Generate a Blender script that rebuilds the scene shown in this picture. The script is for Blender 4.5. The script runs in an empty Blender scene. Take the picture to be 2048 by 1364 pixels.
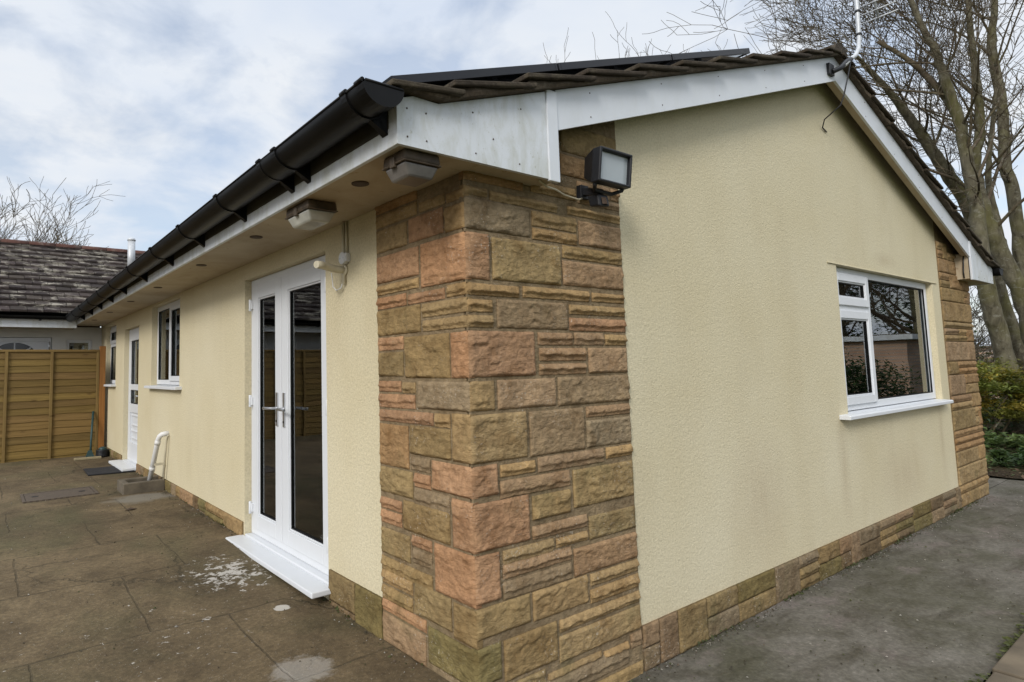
import bpy, bmesh, math, random
from mathutils import Vector, Matrix, noise

# ------------------------------------------------------------------ camera, sky, sun, exposure
sc = bpy.context.scene
R = math.radians
YAW, PITCH, ROLL = R(35.2929), R(4.873), R(-1.2781)
fwd = Vector((math.sin(YAW)*math.cos(PITCH), math.cos(YAW)*math.cos(PITCH), math.sin(PITCH)))
rt0 = Vector((math.cos(YAW), -math.sin(YAW), 0)); up0 = rt0.cross(fwd)
rt = rt0*math.cos(ROLL) + up0*math.sin(ROLL); up = -rt0*math.sin(ROLL) + up0*math.cos(ROLL)
cam = bpy.data.cameras.new('camera'); camo = bpy.data.objects.new('camera', cam)
sc.collection.objects.link(camo); sc.camera = camo
m3 = Matrix((rt, up, -fwd)).transposed()
camo.matrix_world = Matrix.Translation((-1.6694, -1.9423, 1.3817)) @ m3.to_4x4()
cam.sensor_width = 36.0; cam.lens = 1212.1062/2048*36
cam.shift_x = (1024-821.2399)/2048; cam.shift_y = (633.7449-682)/2048
cam.clip_start = 0.05; cam.clip_end = 2000

SUN_AZ, SUN_EL = R(-118), R(30)        # azimuth from +Y towards +X
world = bpy.data.worlds.new("World"); sc.world = world; world.use_nodes = True
wt = world.node_tree; wt.nodes.clear()

def nd(nt, typ, **kw):
    n = nt.nodes.new('ShaderNode'+typ)
    for k, v in kw.items():
        k2 = k.replace('_', ' ')
        tgt = None
        for s in n.inputs:
            if s.name == k2 and s.enabled: tgt = s; break
        if tgt is None and k[0] == 'i' and k[1:].isdigit(): tgt = n.inputs[int(k[1:])]
        if tgt is not None:
            if isinstance(v, bpy.types.NodeSocket): nt.links.new(v, tgt)
            else:
                if tgt.type == 'RGBA' and len(v) == 3: v = (*v, 1)
                tgt.default_value = v
        else: setattr(n, k, v)
    return n
def ramp(nt, fac, stops, interp='LINEAR'):
    n = nd(nt, 'ValToRGB', Fac=fac); cr = n.color_ramp; cr.interpolation = interp
    while len(cr.elements) < len(stops): cr.elements.new(0.5)
    for e, (p, c) in zip(cr.elements, stops):
        e.position = p; e.color = (c, c, c, 1) if isinstance(c, (int, float)) else (*c, 1)
    return n.outputs[0]
def mth(nt, op, a, b=0.0, c=0.0, clamp=False):
    n = nd(nt, 'Math', operation=op, use_clamp=clamp)
    for i, v in enumerate((a, b, c)):
        if isinstance(v, bpy.types.NodeSocket): nt.links.new(v, n.inputs[i])
        else: n.inputs[i].default_value = v
    return n.outputs[0]
def mix(nt, fac, a, b, blend='MIX'):
    n = nt.nodes.new('ShaderNodeMix'); n.data_type = 'RGBA'; n.blend_type = blend
    for i, v in ((0, fac), (6, a), (7, b)):
        if isinstance(v, bpy.types.NodeSocket): nt.links.new(v, n.inputs[i])
        elif i == 0: n.inputs[0].default_value = v
        else: n.inputs[i].default_value = (*v, 1) if len(v) == 3 else v
    return n.outputs[2]

# sky: clear Nishita blue showing through a procedural layer of broken cloud
sky = nd(wt, 'TexSky', sky_type='NISHITA'); sky.sun_disc = False
sky.sun_elevation = SUN_EL; sky.sun_rotation = SUN_AZ
sky.air_density = 1.0; sky.dust_density = 2.0; sky.ozone_density = 1.0
tc = nd(wt, 'TexCoord')
sep = nd(wt, 'SeparateXYZ', Vector=tc.outputs['Generated'])
zz = mth(wt, 'ADD', mth(wt, 'MAXIMUM', sep.outputs[2], 0.0), 0.22)
cv = nd(wt, 'CombineXYZ', X=mth(wt, 'DIVIDE', sep.outputs[0], zz), Y=mth(wt, 'DIVIDE', sep.outputs[1], zz), Z=0.0)
n1 = nd(wt, 'TexNoise', Vector=cv.outputs[0], Scale=3.1, Detail=10.0, Roughness=0.56, Distortion=0.25)
n2 = nd(wt, 'TexNoise', Vector=cv.outputs[0], Scale=1.1, Detail=5.0, Roughness=0.5)
dens = mth(wt, 'ADD', mth(wt, 'MULTIPLY', n1.outputs[0], 0.65), mth(wt, 'MULTIPLY', n2.outputs[0], 0.35))
cover = ramp(wt, dens, [(0.41, 0.52), (0.535, 1.0)])
shade = nd(wt, 'TexNoise', Vector=cv.outputs[0], Scale=1.7, Detail=6.0, Roughness=0.5, Distortion=0.3)
ccol = ramp(wt, shade.outputs[0], [(0.32, (0.57, 0.635, 0.74)), (0.46, (0.65, 0.695, 0.76)), (0.60, (0.72, 0.742, 0.77))])
over = nd(wt, 'MapRange', Value=sep.outputs[2], i1=0.55, i2=1.0, i3=1.0, i4=3.0)
ccol2 = nd(wt, 'VectorMath', operation='SCALE', Vector=ccol, Scale=over.outputs[0])
bg1 = nd(wt, 'Background', Color=sky.outputs[0], Strength=0.15)
bg2 = nd(wt, 'Background', Color=ccol2.outputs[0], Strength=1.0)
mx = nd(wt, 'MixShader', Fac=cover, i1=bg1.outputs[0], i2=bg2.outputs[0])
nd(wt, 'OutputWorld', Surface=mx.outputs[0])

sl = bpy.data.lights.new('sun', 'SUN'); sl.energy = 1.9; sl.angle = R(18); sl.color = (1.0, 0.965, 0.915)
so = bpy.data.objects.new('sun', sl); sc.collection.objects.link(so)
sd = Vector((math.sin(SUN_AZ)*math.cos(SUN_EL), math.cos(SUN_AZ)*math.cos(SUN_EL), math.sin(SUN_EL)))
so.rotation_euler = sd.to_track_quat('Z', 'Y').to_euler(); so.location = sd*30
vs = sc.view_settings
sc.display_settings.display_device = 'sRGB'
vs.view_transform = 'Standard'; vs.look = 'None'; vs.exposure = 0.28; vs.gamma = 1.0
vs.use_curve_mapping = False

# ------------------------------------------------------------------ materials
def newmat(name):
    m = bpy.data.materials.new(name); m.use_nodes = True; nt = m.node_tree; nt.nodes.clear()
    return m, nt
def finish_mat(nt, col, rough=0.6, height=None, bstr=0.5, bdist=0.01, metal=0.0, spec=0.4):
    p = nd(nt, 'BsdfPrincipled', Metallic=metal)
    p.inputs['Specular IOR Level'].default_value = spec
    for k, v in (('Base Color', col), ('Roughness', rough)):
        if isinstance(v, bpy.types.NodeSocket): nt.links.new(v, p.inputs[k])
        elif k == 'Base Color': p.inputs[k].default_value = (*v, 1)
        else: p.inputs[k].default_value = v
    if height is not None:
        b = nd(nt, 'Bump', Strength=bstr, Distance=bdist, Height=height)
        nt.links.new(b.outputs[0], p.inputs['Normal'])
    nd(nt, 'OutputMaterial', Surface=p.outputs[0])
    return p
def obj_co(nt): return nd(nt, 'TexCoord').outputs['Object']
def noi(nt, co, scale, detail=4.0, rough=0.55, dist=0.0):
    return nd(nt, 'TexNoise', Vector=co, Scale=scale, Detail=detail, Roughness=rough, Distortion=dist).outputs[0]
def stretch(nt, co, s): return nd(nt, 'Mapping', Vector=co, Scale=s).outputs[0]
def simple(name, col, rough=0.5, var=0.12, nscale=8.0, metal=0.0, spec=0.4, bump=0.0, bscale=120.0):
    m, nt = newmat(name); co = obj_co(nt)
    f = ramp(nt, noi(nt, co, nscale, 5.0), [(0.3, 1-var), (0.7, 1+var*0.4)])
    c = mix(nt, 1.0, col, f, 'MULTIPLY')
    h = noi(nt, co, bscale, 3.0) if bump else None
    finish_mat(nt, c, rough, h, bump, 0.003, metal, spec)
    return m
M = {}
def col_attr(nt): return nd(nt, 'Attribute', attribute_name='Col').outputs['Color']

def make_stucco():
    m, nt = newmat('cream_roughcast'); co = obj_co(nt)
    big = noi(nt, co, 0.9, 5.0, 0.6)
    c = mix(nt, ramp(nt, big, [(0.35, 0.0), (0.7, 1.0)]), (0.57, 0.502, 0.335), (0.615, 0.555, 0.395))
    # weather streaks and faint grey-brown soiling
    st = noi(nt, stretch(nt, co, (2.0, 2.0, 0.6)), 1.4, 6.0, 0.6)
    c = mix(nt, mth(nt, 'MULTIPLY', ramp(nt, st, [(0.50, 0.0), (0.75, 1.0)]), 0.22), c, (0.42, 0.35, 0.22))
    # run-off stains below the ends of the gable sill and a scuffed patch above the window
    def streak(x0, z0, rx, rz):
        v = nd(nt, 'Mapping', Vector=co, Location=(-x0/rx, 0, -z0/rz), Scale=(1/rx, 0, 1/rz)).outputs[0]
        return nd(nt, 'TexGradient', gradient_type='SPHERICAL', Vector=v).outputs['Fac']
    sg = streak(3.72, 0.55, 0.12, 0.55)
    for a_ in ((6.1, 0.6, 0.10, 0.5), (4.95, 2.26, 0.35, 0.08), (2.4, 0.5, 0.5, 0.5), (5.0, 0.35, 0.7, 0.35)): sg = mth(nt, 'MAXIMUM', sg, streak(*a_))
    sgn = mth(nt, 'MULTIPLY', sg, noi(nt, stretch(nt, co, (14, 14, 3)), 1.0, 5.0, 0.6))
    c = mix(nt, mth(nt, 'MULTIPLY', sgn, 0.75, clamp=True), c, (0.40, 0.32, 0.21))
    fine = noi(nt, co, 75.0, 3.0, 0.6)
    c = mix(nt, 0.35, c, ramp(nt, fine, [(0.35, 0.62), (0.62, 1.1)]), 'MULTIPLY')
    worm = noi(nt, stretch(nt, co, (38.0, 38.0, 56.0)), 1.0, 3.0, 0.55, 1.2)
    h = mth(nt, 'ADD', mth(nt, 'MULTIPLY', worm, 0.8), mth(nt, 'MULTIPLY', noi(nt, co, 150.0, 2.0), 0.35))
    finish_mat(nt, c, 0.85, h, 0.42, 0.011, spec=0.2)
    return m
def make_stone():
    m, nt = newmat('rock_faced_stone'); co = obj_co(nt)
    c = col_attr(nt)
    a = noi(nt, co, 7.0, 6.0, 0.62, 0.4)
    c = mix(nt, 0.75, c, ramp(nt, a, [(0.28, (0.58, 0.48, 0.36)), (0.5, (1.0, 0.97, 0.93)), (0.72, (1.32, 1.27, 1.18))]), 'MULTIPLY')
    b = noi(nt, co, 38.0, 5.0, 0.65)
    c = mix(nt, 0.6, c, ramp(nt, b, [(0.3, 0.58), (0.65, 1.18)]), 'MULTIPLY')
    dk = nd(nt, 'TexVoronoi', Vector=co, Scale=42.0).outputs['Distance']
    pit = mth(nt, 'MULTIPLY', ramp(nt, dk, [(0.05, 1.0), (0.16, 0.0)]), ramp(nt, noi(nt, co, 5.0, 2.0), [(0.55, 0.0), (0.62, 1.0)]))
    c = mix(nt, mth(nt, 'MULTIPLY', pit, 0.7), c, (0.05, 0.035, 0.02))
    lich = mth(nt, 'MULTIPLY', ramp(nt, noi(nt, co, 90.0, 3.0, 0.7), [(0.60, 0.0), (0.68, 1.0)]), ramp(nt, noi(nt, co, 4.5, 3.0), [(0.5, 0.0), (0.66, 1.0)]))
    c = mix(nt, mth(nt, 'MULTIPLY', lich, 0.75), c, (0.55, 0.50, 0.43))
    moss = ramp(nt, noi(nt, co, 3.2, 6.0, 0.68, 0.4), [(0.56, 0.0), (0.70, 1.0)])
    c = mix(nt, mth(nt, 'MULTIPLY', moss, 0.35), c, (0.085, 0.085, 0.035))
    h = mth(nt, 'ADD', noi(nt, co, 48.0, 6.0, 0.65), mth(nt, 'MULTIPLY', noi(nt, stretch(nt, co, (1, 1, 2.4)), 22.0, 4.0, 0.6, 0.8), 0.9))
    finish_mat(nt, c, 0.92, h, 0.75, 0.014, spec=0.15)
    return m
def make_patio():
    m, nt = newmat('patio_concrete'); co = obj_co(nt)
    a = noi(nt, co, 1.1, 6.0, 0.62)
    c = mix(nt, ramp(nt, noi(nt, co, 2.3, 9.0, 0.72, 0.4), [(0.34, 0.0), (0.66, 1.0)]), (0.068, 0.048, 0.025), (0.158, 0.116, 0.064))
    c = mix(nt, 0.5, c, ramp(nt, a, [(0.34, 0.62), (0.68, 1.25)]), 'MULTIPLY')
    g = ramp(nt, noi(nt, co, 0.7, 5.0, 0.6, 0.5), [(0.48, 0.0), (0.66, 1.0)])
    c = mix(nt, mth(nt, 'MULTIPLY', g, 0.65), c, (0.070, 0.066, 0.030))
    f = noi(nt, co, 46.0, 4.0, 0.7)
    c = mix(nt, 0.7, c, ramp(nt, f, [(0.30, 0.55), (0.52, 0.95), (0.72, 1.5)]), 'MULTIPLY')
    sp = ramp(nt, noi(nt, co, 120.0, 2.0, 0.6), [(0.66, 0.0), (0.72, 1.0)])
    c = mix(nt, mth(nt, 'MULTIPLY', sp, 0.5), c, (0.32, 0.29, 0.24))
    wob = nd(nt, 'VectorMath', operation='SCALE', Scale=0.06, Vector=nd(nt, 'TexNoise', Vector=co, Scale=3.5, Detail=5.0, Roughness=0.6).outputs['Color'])
    cow = nd(nt, 'VectorMath', operation='ADD', i0=co, i1=wob.outputs[0]).outputs[0]
    cow = nd(nt, 'Mapping', Vector=cow, Location=(0.50, 0.22, 0.0)).outputs[0]
    br = nd(nt, 'TexBrick', Vector=cow, Scale=1.0, Mortar_Size=0.008, Mortar_Smooth=0.6, Brick_Width=0.92, Row_Height=0.85, Color1=(0, 0, 0), Color2=(0, 0, 0), Mortar=(1, 1, 1))
    br.offset = 0.42
    joint = mth(nt, 'MULTIPLY', br.outputs['Fac'], ramp(nt, noi(nt, co, 4.0, 4.0), [(0.32, 0.25), (0.55, 1.0)]))
    vor = nd(nt, 'TexVoronoi', feature='DISTANCE_TO_EDGE', Vector=nd(nt, 'VectorMath', operation='ADD', i0=co, i1=nd(nt, 'VectorMath', operation='SCALE', Scale=0.35, Vector=nd(nt, 'TexNoise', Vector=co, Scale=4.0, Detail=6.0, Roughness=0.65).outputs['Color']).outputs[0]).outputs[0], Scale=0.55).outputs['Distance']
    crack = mth(nt, 'MULTIPLY', ramp(nt, vor, [(0.002, 1.0), (0.008, 0.0)]), ramp(nt, noi(nt, co, 1.3, 2.0), [(0.47, 0.0), (0.58, 1.0)]))
    dark = mth(nt, 'MAXIMUM', joint, crack)
    c = mix(nt, mth(nt, 'MULTIPLY', dark, 0.5), c, (0.026, 0.022, 0.013))
    # flaking white paint near the French door, a pale smear and scattered chips
    def spot(x, y, rx, ry):
        v = nd(nt, 'Mapping', Vector=co, Location=(-x/rx, -y/ry, 0), Scale=(1/rx, 1/ry, 0)).outputs[0]
        return nd(nt, 'TexGradient', gradient_type='SPHERICAL', Vector=v).outputs['Fac']
    fl = noi(nt, stretch(nt, co, (16, 20, 0)), 1.0, 6.0, 0.72, 0.6)
    p1 = ramp(nt, mth(nt, 'ADD', fl, mth(nt, 'MULTIPLY', spot(-0.34, 2.0, 0.52, 0.62), 0.30)), [(0.735, 0.0), (0.78, 1.0)])
    p2 = ramp(nt, mth(nt, 'ADD', mth(nt, 'MULTIPLY', fl, 0.5), mth(nt, 'MULTIPLY', spot(-0.46, 0.66, 0.26, 0.24), 0.62)), [(0.50, 0.0), (0.62, 0.4)])
    p3 = ramp(nt, mth(nt, 'ADD', fl, mth(nt, 'MULTIPLY', spot(-0.8, 1.4, 1.3, 1.5), 0.12)), [(0.725, 0.0), (0.755, 0.9)])
    p4 = ramp(nt, mth(nt, 'ADD', mth(nt, 'MULTIPLY', fl, 0.35), mth(nt, 'MULTIPLY', spot(-0.26, 1.35, 0.08, 0.07), 0.6)), [(0.42, 0.0), (0.46, 1.0)])
    pale = mth(nt, 'MAXIMUM', mth(nt, 'MAXIMUM', p1, p2), mth(nt, 'MAXIMUM', p3, p4))
    c = mix(nt, mth(nt, 'MULTIPLY', pale, 0.8), c, (0.50, 0.47, 0.42))
    gp = ramp(nt, mth(nt, 'ADD', mth(nt, 'MULTIPLY', noi(nt, co, 5.0, 4.0), 0.5), mth(nt, 'MULTIPLY', spot(-0.30, 4.75, 0.55, 0.4), 0.6)), [(0.45, 0.0), (0.62, 0.7)])
    c = mix(nt, gp, c, (0.20, 0.185, 0.155))
    h = mth(nt, 'SUBTRACT', mth(nt, 'ADD', mth(nt, 'MULTIPLY', noi(nt, co, 70.0, 4.0, 0.7), 0.5), mth(nt, 'MULTIPLY', noi(nt, co, 6.0, 4.0), 0.8)), mth(nt, 'MULTIPLY', dark, 1.2))
    finish_mat(nt, c, 0.88, h, 0.5, 0.012, spec=0.25)
    return m
def make_path():
    m, nt = newmat('path_concrete'); co = obj_co(nt)
    a = noi(nt, stretch(nt, co, (1.0, 2.0, 1.0)), 2.2, 9.0, 0.72, 0.5)
    c = mix(nt, ramp(nt, a, [(0.36, 0.0), (0.64, 1.0)]), (0.066, 0.058, 0.042), (0.155, 0.142, 0.120))
    g = ramp(nt, noi(nt, co, 0.9, 6.0, 0.62, 0.4), [(0.47, 0.0), (0.66, 1.0)])
    c = mix(nt, mth(nt, 'MULTIPLY', g, 0.6), c, (0.068, 0.066, 0.040))
    pk = ramp(nt, noi(nt, stretch(nt, co, (1.3, 2.0, 1.0)), 1.7, 4.0, 0.6), [(0.58, 0.0), (0.66, 1.0)])
    c = mix(nt, mth(nt, 'MULTIPLY', pk, 0.45), c, (0.17, 0.14, 0.128))
    f = noi(nt, co, 42.0, 5.0, 0.7)
    c = mix(nt, 0.7, c, ramp(nt, f, [(0.3, 0.55), (0.52, 0.95), (0.72, 1.5)]), 'MULTIPLY')
    fl = noi(nt, stretch(nt, co, (10, 16, 0)), 1.0, 5.0, 0.7, 0.4)
    c = mix(nt, mth(nt, 'MULTIPLY', ramp(nt, fl, [(0.70, 0.0), (0.74, 1.0)]), 0.7), c, (0.36, 0.35, 0.32))
    h = mth(nt, 'ADD', mth(nt, 'MULTIPLY', noi(nt, co, 70.0, 4.0, 0.7), 0.5), noi(nt, co, 5.0, 4.0))
    finish_mat(nt, c, 0.85, h, 0.5, 0.012, spec=0.15)
    return m
def make_upvc(name, base=(0.63, 0.65, 0.675), dirt=0.25, rough=0.35):
    m, nt = newmat(name); co = obj_co(nt)
    d = ramp(nt, noi(nt, stretch(nt, co, (3, 3, 1.2)), 3.0, 7.0, 0.68, 0.4), [(0.45, 0.0), (0.75, 1.0)])
    c = mix(nt, mth(nt, 'MULTIPLY', d, dirt), base, (0.36, 0.36, 0.27))
    sp = ramp(nt, noi(nt, co, 55.0, 4.0, 0.7), [(0.62, 0.0), (0.74, 1.0)])
    c = mix(nt, mth(nt, 'MULTIPLY', sp, dirt*0.9), c, (0.30, 0.30, 0.20))
    finish_mat(nt, c, rough, noi(nt, co, 3.0, 2.0), 0.08, 0.01, spec=0.45)
    return m
def make_soffit():
    m, nt = newmat('soffit_board'); co = obj_co(nt)
    d = ramp(nt, noi(nt, co, 2.2, 7.0, 0.66, 0.5), [(0.36, 0.0), (0.72, 1.0)])
    c = mix(nt, mth(nt, 'MULTIPLY', d, 0.7), (0.47, 0.40, 0.29), (0.27, 0.20, 0.12))
    st = ramp(nt, noi(nt, co, 14.0, 5.0, 0.7, 0.8), [(0.62, 0.0), (0.70, 1.0)])
    c = mix(nt, mth(nt, 'MULTIPLY', st, 0.6), c, (0.22, 0.13, 0.06))
    finish_mat(nt, c, 0.75, noi(nt, co, 30.0, 3.0), 0.1, 0.005, spec=0.2)
    return m
def make_tile(name, c1, c2, lichen, lcol, lscale=7.0):
    m, nt = newmat(name); co = obj_co(nt)
    c = mix(nt, noi(nt, co, 5.0, 5.0, 0.6), c1, c2)
    c = mix(nt, 0.8, c, col_attr(nt), 'MULTIPLY')
    l = ramp(nt, noi(nt, stretch(nt, co, (1.0, 1.6, 1.6)), lscale, 7.0, 0.72, 0.5), [(0.52, 0.0), (0.62, 1.0)])
    c = mix(nt, mth(nt, 'MULTIPLY', l, lichen), c, lcol)
    c = mix(nt, 0.6, c, ramp(nt, noi(nt, co, 60.0, 4.0, 0.7), [(0.3, 0.5), (0.7, 1.4)]), 'MULTIPLY')
    finish_mat(nt, c, 0.9, noi(nt, co, 50.0, 5.0, 0.7), 0.6, 0.01, spec=0.2)
    return m
def make_wood(name, c1, c2, axis=0):
    m, nt = newmat(name); co = obj_co(nt)
    s = [22.0, 22.0, 22.0]; s[axis] = 1.2
    g = noi(nt, stretch(nt, co, tuple(s)), 1.4, 6.0, 0.6, 0.6)
    c = mix(nt, ramp(nt, g, [(0.3, 0.0), (0.7, 1.0)]), c1, c2)
    c = mix(nt, 0.85, c, col_attr(nt), 'MULTIPLY')
    kn = nd(nt, 'TexVoronoi', Vector=stretch(nt, co, (2.6, 1.0, 7.0)), Scale=1.0).outputs['Distance']
    c = mix(nt, mth(nt, 'MULTIPLY', ramp(nt, kn, [(0.06, 1.0), (0.14, 0.0)]), 0.6), c, (0.06, 0.03, 0.01))
    finish_mat(nt, c, 0.75, g, 0.4, 0.004, spec=0.25)
    return m
def make_glass(name='window_glass', tint=(0.80, 0.86, 0.84)):
    m, nt = newmat(name); co = obj_co(nt)
    b = nd(nt, 'Bump', Strength=0.04, Distance=0.02, Height=noi(nt, co, 1.6, 2.0))
    fr = nd(nt, 'Fresnel', IOR=2.25); nt.links.new(b.outputs[0], fr.inputs['Normal'])
    gl = nd(nt, 'BsdfGlossy', Roughness=0.012, Color=(0.92, 0.95, 0.97)); nt.links.new(b.outputs[0], gl.inputs['Normal'])
    tr = nd(nt, 'BsdfTransparent', Color=tint)
    s = nd(nt, 'MixShader', Fac=fr.outputs[0], i1=tr.outputs[0], i2=gl.outputs[0])
    nd(nt, 'OutputMaterial', Surface=s.outputs[0])
    return m
def make_bark(name, c1, c2, moss):
    m, nt = newmat(name); co = obj_co(nt)
    g = noi(nt, stretch(nt, co, (7, 7, 3)), 1.5, 6.0, 0.65, 0.5)
    c = mix(nt, ramp(nt, g, [(0.3, 0.0), (0.7, 1.0)]), c1, c2)
    c = mix(nt, mth(nt, 'MULTIPLY', ramp(nt, noi(nt, co, 1.6, 5.0, 0.6), [(0.45, 0.0), (0.65, 1.0)]), moss), c, (0.095, 0.090, 0.026))
    c = mix(nt, mth(nt, 'MULTIPLY', ramp(nt, noi(nt, stretch(nt, co, (3, 3, 5)), 2.5, 6.0, 0.7), [(0.56, 0.0), (0.64, 1.0)]), 0.55), c, (0.21, 0.205, 0.17))
    finish_mat(nt, c, 0.9, g, 0.6, 0.02, spec=0.15)
    return m
def make_leaf(name, transl=0.35):
    m, nt = newmat(name)
    c = col_attr(nt)
    d = nd(nt, 'BsdfPrincipled', Base_Color=c, Roughness=0.55)
    d.inputs['Specular IOR Level'].default_value = 0.3
    t = nd(nt, 'BsdfTranslucent', Color=c)
    s = nd(nt, 'MixShader', Fac=transl, i1=d.outputs[0], i2=t.outputs[0])
    nd(nt, 'OutputMaterial', Surface=s.outputs[0])
    return m
def make_soil():
    m, nt = newmat('soil_and_litter'); co = obj_co(nt)
    c = mix(nt, noi(nt, co, 6.0, 6.0, 0.7), (0.018, 0.013, 0.008), (0.05, 0.037, 0.022))
    c = mix(nt, ramp(nt, noi(nt, co, 30.0, 4.0, 0.7), [(0.58, 0.0), (0.66, 1.0)]), c, (0.12, 0.08, 0.045))
    c = mix(nt, mth(nt, 'MULTIPLY', ramp(nt, noi(nt, co, 0.5, 4.0), [(0.45, 0.0), (0.6, 1.0)]), 0.6), c, (0.045, 0.06, 0.02))
    finish_mat(nt, c, 0.95, noi(nt, co, 25.0, 5.0, 0.7), 0.8, 0.03, spec=0.1)
    return m
def make_ribbed(name, col, spec=0.4):
    m, nt = newmat(name); co = obj_co(nt)
    w = nd(nt, 'TexWave', Vector=co, Scale=60.0).outputs[1]
    finish_mat(nt, mix(nt, noi(nt, co, 8.0), col, tuple(v*1.8 for v in col)), 0.8, w, 0.5, 0.004, spec=spec)
    return m
def make_cover():
    m, nt = newmat('rusty_cast_iron'); co = obj_co(nt)
    ch = nd(nt, 'TexChecker', Vector=stretch(nt, co, (38, 38, 0)), Scale=1.0).outputs[1]
    c = mix(nt, noi(nt, co, 12.0, 5.0, 0.7), (0.06, 0.045, 0.032), (0.13, 0.10, 0.072))
    c = mix(nt, mth(nt, 'MULTIPLY', ch, 0.5), c, (0.035, 0.026, 0.02))
    finish_mat(nt, c, 0.7, ch, 0.6, 0.006, spec=0.4)
    return m
def make_brick():
    m, nt = newmat('pink_brick'); co = obj_co(nt)
    rot = nd(nt, 'Mapping', Vector=co, Rotation=(R(90), 0, 0)).outputs[0]
    br = nd(nt, 'TexBrick', Vector=rot, Scale=1.0, Brick_Width=0.225, Row_Height=0.075, Mortar_Size=0.01, Color1=(0.44, 0.28, 0.19), Color2=(0.52, 0.36, 0.25), Mortar=(0.34, 0.30, 0.26))
    c = mix(nt, 0.5, br.outputs[0], ramp(nt, noi(nt, co, 2.0, 5.0), [(0.3, 0.6), (0.7, 1.2)]), 'MULTIPLY')
    finish_mat(nt, c, 0.9, br.outputs['Fac'], -0.3, 0.01, spec=0.2)
    return m

M['stucco'] = make_stucco(); M['stone'] = make_stone(); M['patio'] = make_patio(); M['path'] = make_path()
M['upvc'] = make_upvc('white_plastic', dirt=0.06); M['fascia'] = make_upvc('weathered_white_board', (0.60, 0.63, 0.66), 0.75, 0.45)
M['barge'] = make_upvc('white_bargeboard', (0.61, 0.64, 0.68), 0.14, 0.4)
M['soffit'] = make_soffit()
M['black'] = simple('black_plastic', (0.006, 0.006, 0.006), 0.42, 0.4, 5.0, spec=0.16, bump=0.05)
M['blackmatt'] = simple('black_cast_housing', (0.012, 0.013, 0.016), 0.5, 0.3, 10.0, bump=0.1)
M['tile'] = make_tile('brown_concrete_tile', (0.030, 0.024, 0.017), (0.062, 0.048, 0.034), 0.35, (0.13, 0.11, 0.075))
M['mortar'] = make_tile('verge_mortar', (0.060, 0.046, 0.033), (0.125, 0.096, 0.068), 0.35, (0.20, 0.175, 0.13), 12.0)
M['oldtile'] = make_tile('lichened_roof_tile', (0.024, 0.019, 0.017), (0.052, 0.041, 0.036), 0.85, (0.29, 0.265, 0.215), 3.0)
M['ridge_old'] = make_tile('red_ridge_tile', (0.075, 0.035, 0.028), (0.11, 0.055, 0.042), 0.4, (0.2, 0.18, 0.15), 6.0)
M['glass'] = make_glass(); M['obscure'] = make_glass('obscured_glass', (0.30, 0.34, 0.34))
M['fence'] = make_wood('treated_softwood', (0.125, 0.080, 0.025), (0.205, 0.135, 0.045), 0)
M['fencev'] = make_wood('treated_batten', (0.14, 0.09, 0.03), (0.215, 0.145, 0.05), 2)
M['post'] = make_wood('orange_post_timber', (0.20, 0.085, 0.022), (0.30, 0.14, 0.04), 2)
M['panel'] = simple('solar_cell_glass', (0.008, 0.010, 0.016), 0.12, 0.2, 4.0, spec=0.6)
M['panelframe'] = simple('black_anodised_frame', (0.02, 0.021, 0.025), 0.38, 0.1, 6.0, metal=0.4)
M['chrome'] = simple('brushed_metal', (0.55, 0.56, 0.58), 0.28, 0.1, 20.0, metal=0.9)
M['galv'] = simple('grey_galvanised_pole', (0.50, 0.52, 0.54), 0.45, 0.15, 30.0, metal=0.2)
M['bark'] = make_bark('grey_green_bark', (0.038, 0.032, 0.020), (0.165, 0.15, 0.105), 0.6)
M['twig'] = make_bark('brown_twig', (0.055, 0.042, 0.028), (0.115, 0.092, 0.064), 0.35)
M['leaf'] = make_leaf('foliage'); M['soil'] = make_soil()
M['mat'] = make_ribbed('black_rubber_mat', (0.010, 0.010, 0.012))
M['cover'] = make_cover(); M['brick'] = make_brick()
M['kerb'] = simple('grey_render_kerb', (0.12, 0.10, 0.072), 0.9, 0.5, 6.0, bump=0.4, bscale=60)
M['slab'] = simple('brown_paving', (0.145, 0.115, 0.078), 0.9, 0.5, 3.0, bump=0.4, bscale=60)
M['cream'] = simple('cream_plastic', (0.56, 0.51, 0.38), 0.5, 0.25, 9.0)
M['whiteplastic'] = simple('white_pipe_plastic', (0.66, 0.66, 0.65), 0.4, 0.15, 6.0)
M['lens'] = simple('clouded_lens', (0.44, 0.44, 0.39), 0.25, 0.35, 9.0, spec=0.5)
M['browncase'] = simple('grimy_brown_case', (0.085, 0.062, 0.040), 0.6, 0.5, 16.0, bump=0.2)
M['greylens'] = simple('grimy_grey_diffuser', (0.15, 0.138, 0.125), 0.35, 0.5, 7.0)
M['floodglass'] = simple('flood_front_glass', (0.36, 0.40, 0.42), 0.12, 0.1, 3.0, spec=0.6)
M['vent'] = simple('brown_vent', (0.060, 0.036, 0.02), 0.7, 0.3, 30.0)
M['interior'] = simple('interior_plaster', (0.75, 0.71, 0.63), 0.9, 0.1, 2.0)
M['floor'] = simple('interior_floor', (0.16, 0.11, 0.07), 0.6, 0.3, 2.0)
M['curtain'] = simple('pale_curtain', (0.55, 0.54, 0.50), 0.9, 0.15, 6.0)
M['gravelgrey'] = simple('white_render', (0.62, 0.62, 0.60), 0.8, 0.15, 2.0, bump=0.2)
M['teal'] = simple('teal_plastic', (0.022, 0.055, 0.055), 0.5, 0.3, 12.0)
M['plank'] = simple('weathered_plank', (0.30, 0.25, 0.15), 0.8, 0.3, 9.0)
M['ground'] = make_soil(); M['scrub'] = make_bark('pale_thicket_twig', (0.09, 0.07, 0.05), (0.17, 0.13, 0.10), 0.1)
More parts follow.
